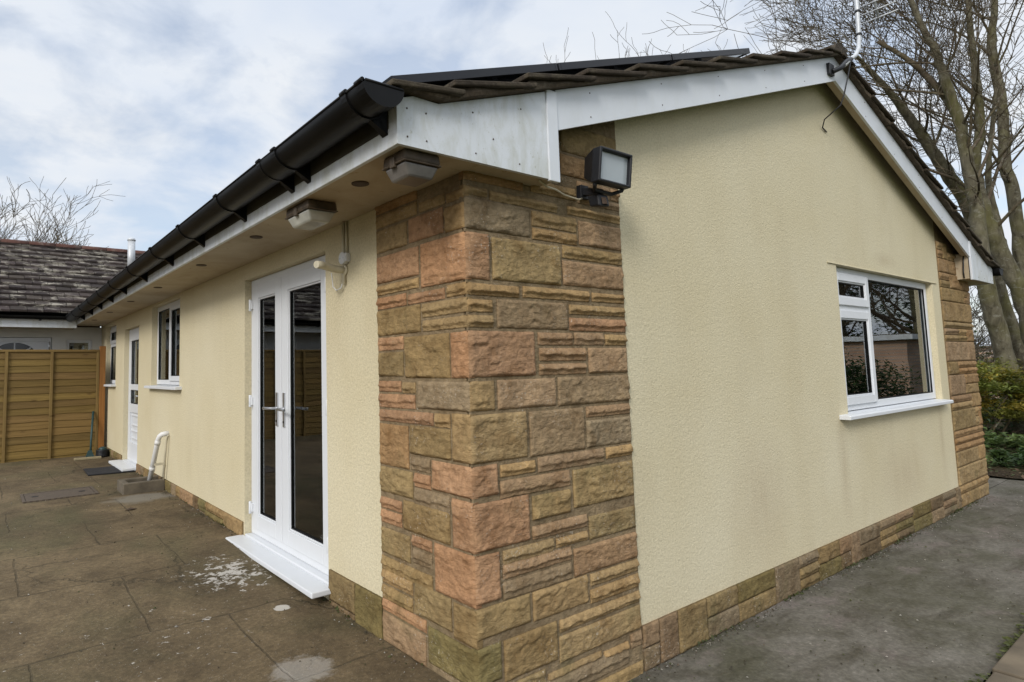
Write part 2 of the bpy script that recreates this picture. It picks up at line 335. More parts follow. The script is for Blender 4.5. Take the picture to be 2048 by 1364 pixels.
M['shadestrip'] = simple('shade_and_stain_strip', (0.045, 0.040, 0.024), 0.8, 0.5, 6.0)  # gutter shade and staining on the fascia, as one dark colour

def make_lawn():
    m, nt = newmat('rough_grass'); co = obj_co(nt)
    c = mix(nt, noi(nt, co, 3.0, 7.0, 0.7), (0.030, 0.045, 0.014), (0.085, 0.105, 0.035))
    finish_mat(nt, c, 0.95, noi(nt, co, 60.0, 5.0, 0.7), 0.9, 0.03, spec=0.1)
    return m
M['lawn'] = make_lawn()
# ------------------------------------------------------------------ geometry helpers
ORG = {}
class MB:
    """collects vertices and faces of ONE mesh object"""
    def __init__(s): s.v = []; s.f = []; s.c = []; s.sm = []; s.col = (1, 1, 1); s.smooth = False
    def face(s, idx, col=None): s.f.append(tuple(idx)); s.c.append(col or s.col); s.sm.append(s.smooth)
    def vs(s, pts): n = len(s.v); s.v.extend(tuple(p) for p in pts); return list(range(n, len(s.v)))
    def hexa(s, p):           # 8 points: bottom ring 0-3, top ring 4-7
        i = s.vs(p)
        for q in ((0, 3, 2, 1), (4, 5, 6, 7), (0, 1, 5, 4), (1, 2, 6, 5), (2, 3, 7, 6), (3, 0, 4, 7)): s.face([i[k] for k in q])
    def box(s, x0, x1, y0, y1, z0, z1):
        s.hexa([(x0, y0, z0), (x1, y0, z0), (x1, y1, z0), (x0, y1, z0), (x0, y0, z1), (x1, y0, z1), (x1, y1, z1), (x0, y1, z1)])
    def mbox(s, mp, a0, a1, b0, b1, d0, d1):
        s.hexa([mp(a0, b0, d0), mp(a1, b0, d0), mp(a1, b0, d1), mp(a0, b0, d1), mp(a0, b1, d0), mp(a1, b1, d0), mp(a1, b1, d1), mp(a0, b1, d1)])
    def ring(s, mp, a0, a1, b0, b1, w, d0, d1, wb=None):
        wb = w if wb is None else wb
        s.mbox(mp, a0, a0+w, b0, b1, d0, d1); s.mbox(mp, a1-w, a1, b0, b1, d0, d1)
        s.mbox(mp, a0+w, a1-w, b0, b0+wb, d0, d1); s.mbox(mp, a0+w, a1-w, b1-w, b1, d0, d1)
    def prism(s, mp, poly, d0, d1):
        n = len(poly); i = s.vs([mp(a, b, d0) for a, b in poly]); j = s.vs([mp(a, b, d1) for a, b in poly])
        s.face(i); s.face(j[::-1])
        for k in range(n): s.face([i[k], j[k], j[(k+1) % n], i[(k+1) % n]])
    def tube(s, pts, r, n=8, caps=True):
        pts = [Vector(p) for p in pts]; rr = r if isinstance(r, (list, tuple)) else [r]*len(pts)
        rings = []; prev = None
        for k, p in enumerate(pts):
            t = (pts[min(k+1, len(pts)-1)] - pts[max(k-1, 0)]).normalized()
            if prev is None:
                u = t.orthogonal().normalized()
            else:
                u = (prev - t*prev.dot(t))
                u = u.normalized() if u.length > 1e-6 else t.orthogonal().normalized()
            prev = u; w = t.cross(u)
            rings.append(s.vs([p + (u*math.cos(q) + w*math.sin(q))*rr[k] for q in (2*math.pi*m/n for m in range(n))]))
        sm = s.smooth; s.smooth = True
        for a, b in zip(rings, rings[1:]):
            for m in range(n): s.face([a[m], a[(m+1) % n], b[(m+1) % n], b[m]])
        s.smooth = sm
        if caps and n > 3: s.face(rings[0][::-1]); s.face(rings[-1])
    def disc(s, c, ax, r, d, n=20):   # short solid cylinder
        c = Vector(c); ax = Vector(ax).normalized(); s.tube([c, c+ax*d], r, n)
    def build(s, name, mat, parent=None, bevel=0.0, fix=True):
        o0 = ORG.get(parent.name, Vector((0, 0, 0))) if parent else Vector((0, 0, 0))
        me = bpy.data.meshes.new(name)
        me.from_pydata([(x-o0.x, y-o0.y, z-o0.z) for x, y, z in s.v], [], s.f)
        ca = me.color_attributes.new('Col', 'FLOAT_COLOR', 'CORNER')
        buf = []
        for f, c in zip(s.f, s.c): buf.extend((c[0], c[1], c[2], 1.0)*len(f))
        ca.data.foreach_set('color', buf)
        me.polygons.foreach_set('use_smooth', s.sm)
        me.materials.append(M[mat]); me.update()
        if fix:
            bm = bmesh.new(); bm.from_mesh(me); bmesh.ops.recalc_face_normals(bm, faces=bm.faces); bm.to_mesh(me); bm.free()
        o = bpy.data.objects.new(name, me); sc.collection.objects.link(o)
        if parent: o.parent = parent; ORG[o.name] = o0
        else: ORG[o.name] = Vector((0, 0, 0))
        if bevel:
            b = o.modifiers.new('bevel', 'BEVEL'); b.width = bevel; b.segments = 2; b.limit_method = 'ANGLE'; b.angle_limit = R(50)
        return o
def thing(name, label, cat, loc=(0, 0, 0), group=None):
    o = bpy.data.objects.new(name, None); sc.collection.objects.link(o); o.location = loc; o.empty_display_size = 0.1
    ORG[o.name] = Vector(loc); tag(o, label, cat, group); return o
def tag(o, label=None, cat=None, group=None, kind=None):
    for k, v in (('label', label), ('category', cat), ('group', group), ('kind', kind)):
        if v: o[k] = v
    return o
SIDE = lambda a, b, d: (d, a, b)       # long wall of the bungalow: a = y, b = z, d = depth into the wall
GABLE = lambda a, b, d: (a, d, b)      # gable wall: a = x, b = z
def wall_cells(mb, mp, a_range, b_range, holes, d0, d1, top=None):
    """a wall slab cut by rectangular openings, with reveals"""
    A = sorted({*a_range, *[h[0] for h in holes], *[h[1] for h in holes]}); B = sorted({*b_range, *[h[2] for h in holes], *[h[3] for h in holes]})
    inside = lambda a, b: any(h[0] < a < h[1] and h[2] < b < h[3] for h in holes)
    idx = {}
    def v(a, b, d):
        k = (a, b, d)
        if k not in idx: idx[k] = mb.vs([mp(a, b, d)])[0]
        return idx[k]
    for a0, a1 in zip(A, A[1:]):
        for b0, b1 in zip(B, B[1:]):
            if inside((a0+a1)/2, (b0+b1)/2): continue
            for d in (d0, d1): mb.face([v(a0, b0, d), v(a1, b0, d), v(a1, b1, d), v(a0, b1, d)])
    def rim(a0, a1, b0, b1):
        mb.face([v(a0, b0, d0), v(a1, b0, d0), v(a1, b0, d1), v(a0, b0, d1)]); mb.face([v(a0, b1, d0), v(a1, b1, d0), v(a1, b1, d1), v(a0, b1, d1)])
        mb.face([v(a0, b0, d0), v(a0, b1, d0), v(a0, b1, d1), v(a0, b0, d1)]); mb.face([v(a1, b0, d0), v(a1, b1, d0), v(a1, b1, d1), v(a1, b0, d1)])
    for h in holes: rim(*h)
    rim(*a_range, *b_range)

SC = {'o': (0.319, 0.203, 0.101), 'y': (0.324, 0.226, 0.113), 'g': (0.263, 0.199, 0.123), 'l': (0.268, 0.194, 0.095), 'p': (0.371, 0.222, 0.125), 'b': (0.309, 0.21, 0.123), 'm': (0.2, 0.159, 0.068), 'd': (0.185, 0.131, 0.074)}
def sstep(a, b, x):
    t = max(0.0, min(1.0, (x-a)/(b-a))); return t*t*(3-2*t)
def rock(mb, mp, rects, step=0.010, edge=-0.009, gap=0.0026, bulge=1.0, seed=0, corner=None, tone=1.0):
    """rock-faced walling stones: each a pillowed, hackled face with its own colour"""
    rng = random.Random(seed)
    for (a0, a1, b0, b1, k) in rects:
        ca = (corner is not None and abs(a0-corner) < 1e-6); cb = (corner is not None and abs(a1-corner) < 1e-6)
        if not ca: a0 += gap
        else: a0 = corner + edge if corner == 0.0 else a0
        if not cb: a1 -= gap
        b0 += gap; b1 -= gap
        w, h = a1-a0, b1-b0
        if w < 0.02 or h < 0.015: continue
        base = SC[k]; j = tone*rng.uniform(0.90, 1.10); t = rng.uniform(-0.04, 0.04)
        colr = (base[0]*j*(1+t), base[1]*j, base[2]*j*(1-t))
        na, nb = max(4, int(w/step)), max(7, int(h/(step*0.58)))
        off = Vector((rng.uniform(-50, 50), rng.uniform(-50, 50), rng.uniform(-50, 50)))
        strip = h < 0.10; amp = bulge*rng.uniform(0.009, 0.014)
        ta, tb = rng.uniform(-0.5, 0.5), rng.uniform(-0.5, 0.5)
        pitch_ = rng.uniform(0.06, 0.12); ph = rng.random(); vl = rng.uniform(0.36, 0.52)
        grid = []
        for q in range(nb+1):
            for p in range(na+1):
                u, v = p/na, q/nb; a, b = a0+u*w, b0+v*h
                ea = min(9 if ca else u*w, 9 if cb else (1-u)*w); eb = min(v, 1-v)*h
                pt = Vector((a, b, 0)) + off
                wob = 0.4*noise.noise(pt*14.0)
                pil = sstep(0, 0.011, eb*(1+wob))*sstep(0, 0.011, ea*(1+wob))
                n1_ = noise.noise(pt*9.0); n2_ = noise.noise(Vector((pt.x*26, pt.y*40, pt.z))); n3_ = noise.noise(pt*85.0)
                rag = 0.55*noise.noise(Vector((pt.x*13, 0.3*pt.y, pt.z+7)))+0.35*noise.noise(Vector((pt.x*38, 0.3*pt.y, pt.z)))
                if strip:      # split face: slopes out to a ragged arris, then breaks back underneath
                    line = vl+0.22*rag; d_ = v-line
                    prof = (1.25-0.75*d_/max(0.05, 1-line)) if d_ > 0 else max(0.12, 1.25+d_*9.0)
                else:          # several short ragged ledges over a slightly hollow or pillowed face
                    s_ = b/pitch_+ph+0.55*rag+0.55*n1_; fr_ = s_-math.floor(s_)
                    led = (1.0-fr_) if fr_ > 0.16 else fr_/0.16*0.84
                    msk = sstep(0.02, 0.42, noise.noise(Vector((pt.x*9, pt.y*7, pt.z+20))))
                    prof = 0.55+0.45*n1_+0.3*ta*(u-0.5)+0.4*tb*(v-0.5)+msk*0.85*led
                n4_ = noise.noise(Vector((pt.x*44, pt.y*60, pt.z+5)))
                hgt = amp*pil*prof + pil*(0.0036*n2_+0.0024*n4_+0.0016*n3_)
                if ca: hgt *= sstep(0, 0.02, u*w+0.002)
                if cb: hgt *= sstep(0, 0.02, (1-u)*w+0.002)
                ed = 0.0018*noise.noise(pt*30.0)
                if ca and p == 0: hgt = 0.0
                if cb and p == na: hgt = 0.0
                grid.append(mp(a + (ed if 0 < p < na or not (ca or cb) else 0), b+ed, edge-hgt))
        i = mb.vs(grid); mb.smooth = True
        for q in range(nb):
            for p in range(na):
                s = q*(na+1)+p; mb.face([i[s], i[s+1], i[s+na+2], i[s+na+1]], colr)
        # side returns into the joint
        mb.smooth = False
        per = [p for p in range(na+1)] + [q*(na+1)+na for q in range(1, nb+1)] + [nb*(na+1)+p for p in range(na-1, -1, -1)] + [q*(na+1) for q in range(nb-1, 0, -1)]
        ab = [(p/na, 0) for p in range(na+1)] + [(1, q/nb) for q in range(1, nb+1)] + [(p/na, 1) for p in range(na-1, -1, -1)] + [(0, q/nb) for q in range(nb-1, 0, -1)]
        back = mb.vs([mp(a0+u*w, b0+v*h, edge+0.03) for u, v in ab])
        L = len(per)
        dk = tuple(c*0.8 for c in colr)
        for t_ in range(L): mb.face([i[per[t_]], back[t_], back[(t_+1) % L], i[per[(t_+1) % L]]], dk)
def ashlar(a0, a1, levels, seed, kinds='yyglbbop', lo=0.16, hi=0.5, split=0.45):
    """random coursed walling: levels are joint heights; big courses are split into strips here and there"""
    rng = random.Random(seed); out = []
    for b0, b1 in zip(levels, levels[1:]):
        a = a0
        while a < a1-0.02:
            w = rng.uniform(lo, hi)
            if a1-(a+w) < lo*0.7: w = a1-a
            hh = b1-b0
            if hh > 0.13 and rng.random() < split:
                n = 3 if hh > 0.19 and rng.random() < 0.5 else 2
                m = a+w*rng.choice((1, 1, rng.uniform(0.4, 0.6)))
                for t in range(n): out.append((a, m, b0+hh*t/n, b0+hh*(t+1)/n, rng.choice(kinds)))
                if m < a+w-0.01: out.append((m, a+w, b0, b1, rng.choice(kinds)))
            else: out.append((a, a+w, b0, b1, rng.choice(kinds)))
            a += w
    return out

W = 7.52; XA = W/2; EAV = -0.436; GB = -0.14; YE = 9.1
LN = lambda x: 2.493 + 0.337*x                      # top line of the left bargeboard
LL = lambda x: LN(x if x <= XA else W-x)
GROUND_Y = lambda y: 0.055 + 0.085*sstep(0.9, 2.7, y)
# walling stones of the corner pier, in metres: along, along, bottom, top, colour key
PILLAR_FRONT=[(0.0,0.354,2.185,2.242,'o'),(0.0,0.13,2.122,2.165,'y'),(0.138,0.583,2.112,2.162,'y'),(0.4,0.725,2.192,2.257,'y'),(0.653,1.075,2.116,2.165,'y'),(0.739,1.075,2.185,2.229,'b'),(0.0,0.39,1.972,2.116,'g'),(0.4,0.719,2.03,2.108,'y'),(0.401,0.719,1.966,2.026,'y'),(0.732,1.075,1.972,2.099,'b'),(0.0,0.129,1.755,1.962,'p'),(0.141,0.59,1.759,1.954,'l'),(0.604,1.075,1.895,1.963,'l'),(0.598,1.075,1.763,1.889,'b'),(0.0,0.306,1.686,1.742,'y'),(0.324,0.793,1.689,1.747,'y'),(0.809,1.075,1.692,1.743,'y'),(0.0,0.14,1.614,1.673,'y'),(0.0,0.141,1.548,1.605,'y'),(0.159,0.623,1.548,1.68,'g'),(0.635,1.075,1.624,1.676,'y'),(0.631,1.075,1.543,1.612,'p'),(0.0,0.392,1.336,1.538,'p'),(0.409,0.655,1.474,1.537,'b'),(0.661,0.89,1.475,1.54,'b'),(0.895,1.075,1.474,1.534,'y'),(0.414,0.749,1.4,1.466,'b'),(0.41,0.744,1.336,1.392,'b'),(0.76,1.075,1.336,1.467,'b'),(0.0,0.134,1.195,1.325,'y'),(0.146,0.519,1.194,1.326,'b'),(0.53,1.075,1.19,1.328,'g'),(0.0,0.321,0.98,1.184,'y'),(0.333,0.711,0.977,1.18,'g'),(0.726,1.075,1.124,1.181,'b'),(0.721,1.075,0.981,1.115,'g'),(0.0,0.136,0.842,0.973,'p'),(0.147,0.366,0.908,0.965,'y'),(0.377,0.851,0.902,0.974,'b'),(0.862,1.075,0.914,0.974,'y'),(0.143,0.593,0.82,0.898,'b'),(0.608,1.075,0.712,0.892,'l'),(0.0,0.317,0.622,0.821,'p'),(0.332,0.59,0.7,0.81,'l'),(0.326,0.7,0.617,0.68,'b'),(0.707,1.075,0.551,0.664,'l'),(0.0,0.131,0.416,0.612,'p'),(0.146,0.467,0.544,0.61,'y'),(0.476,0.7,0.556,0.603,'y'),(0.143,0.58,0.488,0.552,'b'),(0.139,0.579,0.404,0.482,'g'),(0.59,1.075,0.405,0.535,'b'),(0.0,0.301,0.28,0.405,'l'),(0.313,0.683,0.275,0.405,'y'),(0.7,1.075,0.339,0.401,'y'),(0.695,1.075,0.261,0.33,'y'),(0.0,0.123,0.102,0.252,'m'),(0.134,0.464,0.08,0.25,'l'),(0.476,1.075,0.188,0.246,'y'),(0.47,1.075,0.06,0.177,'y'),(0.389,0.764,-0.008,0.042,'y'),(0.773,0.969,-0.023,0.03,'y'),(0.369,0.966,-0.081,0.016,'g'),(0.626,1.075,2.433,2.584,'l'),(0.618,1.075,2.313,2.422,'o')]
PILLAR_SIDE=[(0.328,0.7,2.179,2.241,'o'),(0.331,0.7,2.106,2.175,'y'),(0.119,0.32,2.108,2.16,'y'),(0.0,0.114,2.104,2.152,'y'),(0.417,0.7,1.975,2.098,'y'),(0.134,0.408,1.979,2.101,'p'),(0.0,0.128,1.974,2.092,'y'),(0.327,0.7,1.817,1.959,'p'),(0.0,0.317,1.751,1.962,'p'),(0.329,0.7,1.756,1.81,'y'),(0.435,0.7,1.683,1.748,'p'),(0.137,0.427,1.683,1.738,'p'),(0.0,0.129,1.686,1.745,'y'),(0.323,0.7,1.548,1.682,'l'),(0.0,0.313,1.612,1.681,'y'),(0.0,0.31,1.547,1.603,'y'),(0.466,0.7,1.472,1.542,'p'),(0.47,0.7,1.343,1.467,'l'),(0.114,0.46,1.335,1.536,'l'),(0.0,0.111,1.334,1.536,'p'),(0.492,0.7,1.267,1.325,'p'),(0.374,0.487,1.263,1.32,'y'),(0.379,0.7,1.189,1.261,'p'),(0.0,0.366,1.194,1.324,'g'),(0.243,0.7,1.121,1.183,'p'),(0.122,0.238,1.117,1.183,'y'),(0.0,0.117,0.98,1.188,'y'),(0.44,0.7,0.905,1.112,'o'),(0.124,0.433,0.981,1.118,'l'),(0.273,0.43,0.907,0.975,'g'),(0.0,0.268,0.839,0.973,'p'),(0.412,0.7,0.772,0.901,'l'),(0.274,0.404,0.833,0.902,'p'),(0.14,0.406,0.749,0.836,'g'),(0.508,0.7,0.692,0.751,'p'),(0.51,0.7,0.622,0.689,'p'),(0.144,0.501,0.622,0.763,'l'),(0.0,0.131,0.62,0.829,'p'),(0.446,0.7,0.475,0.602,'l'),(0.277,0.436,0.56,0.615,'p'),(0.275,0.434,0.486,0.555,'g'),(0.0,0.263,0.404,0.616,'p'),(0.278,0.7,0.392,0.464,'l'),(0.431,0.7,0.33,0.399,'y'),(0.434,0.7,0.254,0.325,'l'),(0.149,0.421,0.263,0.405,'l'),(0.0,0.14,0.246,0.398,'l'),(0.332,0.7,0.198,0.258,'p'),(0.337,0.7,0.051,0.193,'b'),(0.0,0.325,0.082,0.243,'m')]
# ------------------------------------------------------------------ ground
def sheet(name, mat, poly, z, label=None, kind='structure', zf=None, nx=1, ny=1):
    mb = MB(); x0, x1, y0, y1 = poly
    xs = [x0+(x1-x0)*i/nx for i in range(nx+1)]; ys = [y0+(y1-y0)*j/ny for j in range(ny+1)]
    i = mb.vs([(x, y, zf(x, y) if zf else z) for y in ys for x in xs]); mb.smooth = True
    for b in range(ny):
        for a in range(nx):
            s = b*(nx+1)+a; mb.face([i[s], i[s+1], i[s+nx+2], i[s+nx+1]])
    o = mb.build(name, mat); o['kind'] = kind; return o
sheet('ground', 'ground', (-300, 300, -300, 300), -0.34)
def patio_z(x, y):
    z = GROUND_Y(y) + 0.006*noise.noise(Vector((x*1.3, y*1.3, 0)))
    return z - 0.20*sstep(0.02, 0.55, x)*sstep(0.2, -0.2, y) if y < 0.3 else z
sheet('patio', 'patio', (-9.0, 0.02, -2.3, 9.6), 0, zf=patio_z, nx=60, ny=90)
sheet('path', 'path', (0.02, 8.75, -1.03, 0.06), -0.15, zf=lambda x, y: -0.15+0.20*sstep(0.75, 0.1, x)*(1 if x < 0.8 else 0)+0.006*noise.noise(Vector((x*1.1, y*1.5, 0))), nx=120, ny=20)
sheet('path_end', 'path', (7.30, 8.75, 0.064, 12.0), -0.146, zf=lambda x, y: -0.148+0.006*noise.noise(Vector((x*1.1, y*1.5, 0))), nx=16, ny=60)
sheet('flower_bed', 'soil', (8.82, 40.0, -0.2, 40.0), -0.10, zf=lambda x, y: -0.13+0.16*sstep(8.8, 11.5, x)+0.05*noise.noise(Vector((x*0.9, y*0.9, 4)))+0.03*noise.noise(Vector((x*4, y*4, 4))), nx=160, ny=160)
sheet('grass_verge', 'lawn', (8.82, 60.0, -60.0, -0.205), -0.13, zf=lambda x, y: -0.13+0.03*noise.noise(Vector((x*.7, y*.7, 4))), nx=60, ny=60)
sheet('lawn', 'lawn', (-9.0, 8.81, -60.0, -2.31), -0.13, zf=lambda x, y: -0.13+0.03*noise.noise(Vector((x*.7, y*.7, 4))), nx=30, ny=60)
# brown paving slabs beyond the path, set a little proud of it
mb = MB()
rng = random.Random(4)
xk = -0.4
while xk < 9.0:
    L = 0.9; mb.box(xk+0.008, xk+L-0.008, -1.66, -1.055+rng.uniform(-.006, .006), -0.33, -0.105+rng.uniform(-.006, .006)); xk += L
o = mb.build('paving', 'slab', bevel=0.008); o['kind'] = 'structure'
mb = MB()
for k in range(14):
    mb.box(-0.4+0.7*k, 0.28+0.7*k, -2.3, -1.68, -0.33, -0.112)
o = mb.build('paving', 'slab', bevel=0.008); o['kind'] = 'structure'

# ------------------------------------------------------------------ the bungalow
house = thing('bungalow', 'cream roughcast bungalow with a rock-faced stone corner and white bargeboards, in the foreground', 'house')
F_DOOR = (1.29, 2.66, 0.165, 2.10); WIN2 = (4.57, 5.84, 1.26, 2.19); B_DOOR = (6.58, 7.56, 0.19, 2.03); WIN4 = (8.23, 9.10, 1.25, 2.17)
G_WIN = (3.87, 6.24, 0.965, 2.135)
mb = MB()
wall_cells(mb, SIDE, (0.26, 9.7), (-0.3, 2.4), [F_DOOR[:2]+(0.118, 2.10), WIN2[:2]+(1.218, 2.19), B_DOOR[:2]+(0.151, 2.03), WIN4[:2]+(1.208, 2.17)], 0.0, 0.26)
wall_cells(mb, GABLE, (0.0, W), (-0.3, 2.38), [G_WIN[:2]+(0.919, 2.135)], 0.0, 0.26)
mb.prism(GABLE, [(0, 2.38), (W, 2.38), (W, LN(0)-0.03), (XA, LN(XA)-0.03), (0, LN(0)-0.03)], 0.0, 0.26)
mb.box(W-0.26, W, 0.26, 9.7, -0.3, 2.4); mb.box(0.26, W-0.26, 9.44, 9.7, -0.3, 2.4)
# roughcast bell-drips over the openings
mb.prism(lambda a, b, d: (3.70+d, a, b), [(0.001, 2.1355), (-0.009, 2.1345), (-0.008, 2.142), (0.001, 2.143)], 0.0, 2.68)
wall = mb.build('wall', 'stucco', house)
# interior, dim behind the glass
mb = MB()
mb.box(0.26, W-0.26, 0.26, 9.44, 2.38, 2.40); mb.box(3.0, 3.1, 0.26, 9.44, 0.16, 2.38); mb.box(0.26, 3.0, 3.6, 3.7, 0.16, 2.38); mb.box(0.26, 3.0, 6.1, 6.2, 0.16, 2.38); mb.box(0.26, 3.0, 7.9, 8.0, 0.16, 2.38); mb.box(3.1, W-0.26, 4.2, 4.3, 0.16, 2.38)
mb.build('interior_wall_or_shade_backing', 'interior', house)
mb = MB(); mb.box(0.26, W-0.26, 0.26, 9.44, 0.10, 0.155); mb.build('floor', 'floor', house)

# stone corner pier: mortar sheets then the stones one by one
MORT = (0.225, 0.172, 0.105)
mb = MB(); mb.col = MORT
mb.prism(GABLE, [(0.0, -0.3), (1.075, -0.3), (1.075, LN(1.075)-0.03), (0.0, LN(0)-0.03)], -0.006, 0.012); mb.mbox(SIDE, 0.0125, 0.70, -0.30, 2.22, -0.0062, 0.012)
mb.box(-0.0082, 0.0, -0.0082, 0.0, -0.30, 2.215)
rock(mb, GABLE, PILLAR_FRONT, 0.0085, seed=11, corner=0.0); rock(mb, SIDE, PILLAR_SIDE, 0.0085, seed=12, corner=0.0)
front_fill = [(0.0, 0.354, 2.248, 2.30, 'o'), (0.36, 0.61, 2.262, 2.43, 'l'), (1.0, 1.075, 2.235, 2.305, 'b'), (0.735, 0.995, 2.235, 2.305, 'b'),
              (0.0, 0.365, -0.10, 0.095, 'm'), (0.13, 0.38, -0.20, 0.07, 'l'), (0.38, 0.66, -0.30, -0.09, 'g'), (0.67, 1.075, -0.30, -0.09, 'l'), (0.98, 1.075, -0.02, 0.055, 'b')]
rock(mb, GABLE, [r for r in front_fill if r[0] != 0.0 or r[2] > 2], 0.0095, seed=13)
mb.build('stone_pier', 'stone', house)
LEV = [-0.30, -0.15, -0.02, 0.065, 0.25, 0.405, 0.615, 0.825, 0.975, 1.19, 1.33, 1.54, 1.68, 1.75, 1.965, 2.11, 2.27, 2.42, 2.60, 2.78, 2.9]
mb = MB(); mb.col = MORT
mb.prism(GABLE, [(6.475, -0.3), (W, -0.3), (W, LL(W)-0.03), (6.475, LL(6.475)-0.03)], -0.003, 0.012)
far = ashlar(6.475, W, LEV, 21, 'yyolbbyo', 0.3, 1.05, 0.4)
far = [r for r in far if r[3] < LL(r[1])+0.06]
rock(mb, GABLE, far, 0.018, bulge=1.2, seed=22, tone=0.9)
mb.build('stone_pier', 'stone', house)
# plinth
mb = MB(); mb.col = MORT
mb.mbox(GABLE, 1.0755, 6.4745, -0.30, 0.062, -0.004, 0.012)
rock(mb, GABLE, ashlar(1.08, 6.47, [-0.30, -0.155, 0.068], 31, 'lglbmddg', 0.17, 0.52, 0.62), 0.013, edge=-0.012, seed=32, tone=0.74)
for a0, a1 in ((0.7005, 1.27), (2.68, 6.56), (7.58, 9.4)):
    mb.mbox(SIDE, a0, a1, -0.30, 0.243, -0.004, 0.012)
    rock(mb, SIDE, [(0.70, 0.97, -0.1, 0.25, 'm'), (0.97, 1.27, 0.085, 0.25, 'l'), (0.97, 1.27, -0.1, 0.085, 'd')] if a0 < 1 else ashlar(a0, a1, [-0.1, 0.04, 0.248], 33+int(a0), 'yglbbldm', 0.2, 0.5, 0.6), 0.013, edge=-0.012, seed=34, tone=0.82)
mb.build('plinth', 'stone', house)

# joinery
def pane(mp, a0, a1, b0, b1, d, parent, mat='glass', name='pane'):
    mb = MB(); mb.mbox(mp, a0, a1, b0, b1, d, d+0.006); return mb.build(name, mat, parent)
def bead(mb, mp, a0, a1, b0, b1, d):
    mb.ring(mp, a0, a1, b0, b1, 0.012, d, d+0.014)
def gasket(mp, a0, a1, b0, b1, d, parent):
    mb = MB(); mb.ring(mp, a0, a1, b0, b1, 0.007, d, d+0.012); return mb.build('gasket', 'black', parent)

# French door
mb = MB(); A0, A1, B0, B1 = F_DOOR
mb.ring(SIDE, A0+0.002, A1-0.002, B0, B1-0.002, 0.052, 0.052, 0.122)
fd = mb.build('french_door', 'upvc', house, 0.004)
fd['label'] = 'white double French door with two tall glazed leaves'
mid = 2.06
for a0, a1 in ((A0+0.05, mid-0.004), (mid+0.004, A1-0.05)):
    mb = MB(); b0, b1 = B0+0.048, B1-0.05
    mb.ring(SIDE, a0, a1, b0, b1, 0.105, 0.044, 0.112)
    bead(mb, SIDE, a0+0.105, a1-0.105, b0+0.105, b1-0.105, 0.052)
    mb.build('door_leaf', 'upvc', fd, 0.004)
    gasket(SIDE, a0+0.117, a1-0.117, b0+0.117, b1-0.117, 0.060, fd)
    pane(SIDE, a0+0.11, a1-0.11, b0+0.11, b1-0.11, 0.070, fd)
for a, sgn in ((2.125, 1), (2.005, -1)):       # lever handles on long backplates
    mb = MB(); mb.mbox(SIDE, a-0.014, a+0.014, 1.00, 1.235, 0.034, 0.0435)
    mb.tube([(0.034, a, 1.125), (-0.004, a, 1.125), (-0.012, a+sgn*0.012, 1.125), (-0.014, a+sgn*0.125, 1.122)], 0.0095, 10)
    mb.build('handle', 'chrome', fd, 0.002)
    mb = MB(); mb.disc((0.0345, a, 1.035), (-1, 0, 0), 0.009, 0.003, 14); mb.build('keyhole', 'black', fd)
for a in (A0+0.046, A1-0.046):
    for b in (0.36, 1.16, 1.90):
        mb = MB(); mb.mbox(SIDE, a-0.022, a+0.022, b-0.032, b+0.032, 0.028, 0.0515); mb.tube([(0.026, a, b-0.046), (0.026, a, b+0.046)], 0.011, 10)
        mb.build('hinge', 'upvc', fd, 0.004)
mb = MB(); mb.mbox(SIDE, 1.235, 2.70, 0.118, 0.150, -0.135, 0.0); mb.mbox(SIDE, A0+0.003, A1-0.003, 0.118, 0.163, 0.0005, 0.13)
mb.build('sill', 'upvc', fd, 0.006)

# kitchen window
def side_window(O, label, mull, transom=None, sill=(0.1, 0.06)):
    A0, A1, B0, B1 = O; mb = MB()
    mb.ring(SIDE, A0+0.002, A1-0.002, B0, B1-0.002, 0.055, 0.062, 0.132)
    if mull: mb.mbox(SIDE, mull-0.03, mull+0.03, B0+0.055, B1-0.057, 0.0625, 0.1315)
    if transom: mb.mbox(SIDE, A0+0.057, A1-0.057, transom-0.03, transom+0.03, 0.0625, 0.1315)
    w = mb.build('window', 'upvc', house, 0.004); w['label'] = label
    cells = []
    if mull: cells = [(A0+0.057, mull-0.03, B0+0.055, B1-0.057, True), (mull+0.03, A1-0.057, B0+0.055, B1-0.057, False)]
    else: cells = [(A0+0.057, A1-0.057, B0+0.055, transom-0.03, False), (A0+0.057, A1-0.057, transom+0.03, B1-0.057, True)]
    for a0, a1, b0, b1, sash in cells:
        if sash:
            mb = MB(); mb.ring(SIDE, a0-0.012, a1+0.012, b0-0.012, b1+0.012, 0.055, 0.046, 0.0615); mb.build('sash', 'upvc', w, 0.004)
            g = 0.043
        else: g = 0.0
        gasket(SIDE, a0+g, a1-g, b0+g, b1-g, 0.066, w)
        pane(SIDE, a0+g-0.001, a1-g+0.001, b0+g-0.001, b1-g+0.001, 0.080, w)
    mb = MB(); mb.prism(lambda a, b, d: (a, d, b), [(-0.07, B0-0.042), (0.13, B0-0.042), (0.13, B0-0.003), (-0.06, B0-0.012), (-0.07, B0-0.018)], A0-sill[0], A1+sill[1])
    mb.build('sill', 'upvc', w, 0.003)
    return w
side_window(WIN2, 'two-light white window between the French door and the back door', 5.22)
side_window(WIN4, 'narrow white window by the fence with a small top light', None, 1.87, (0.05, 0.03))
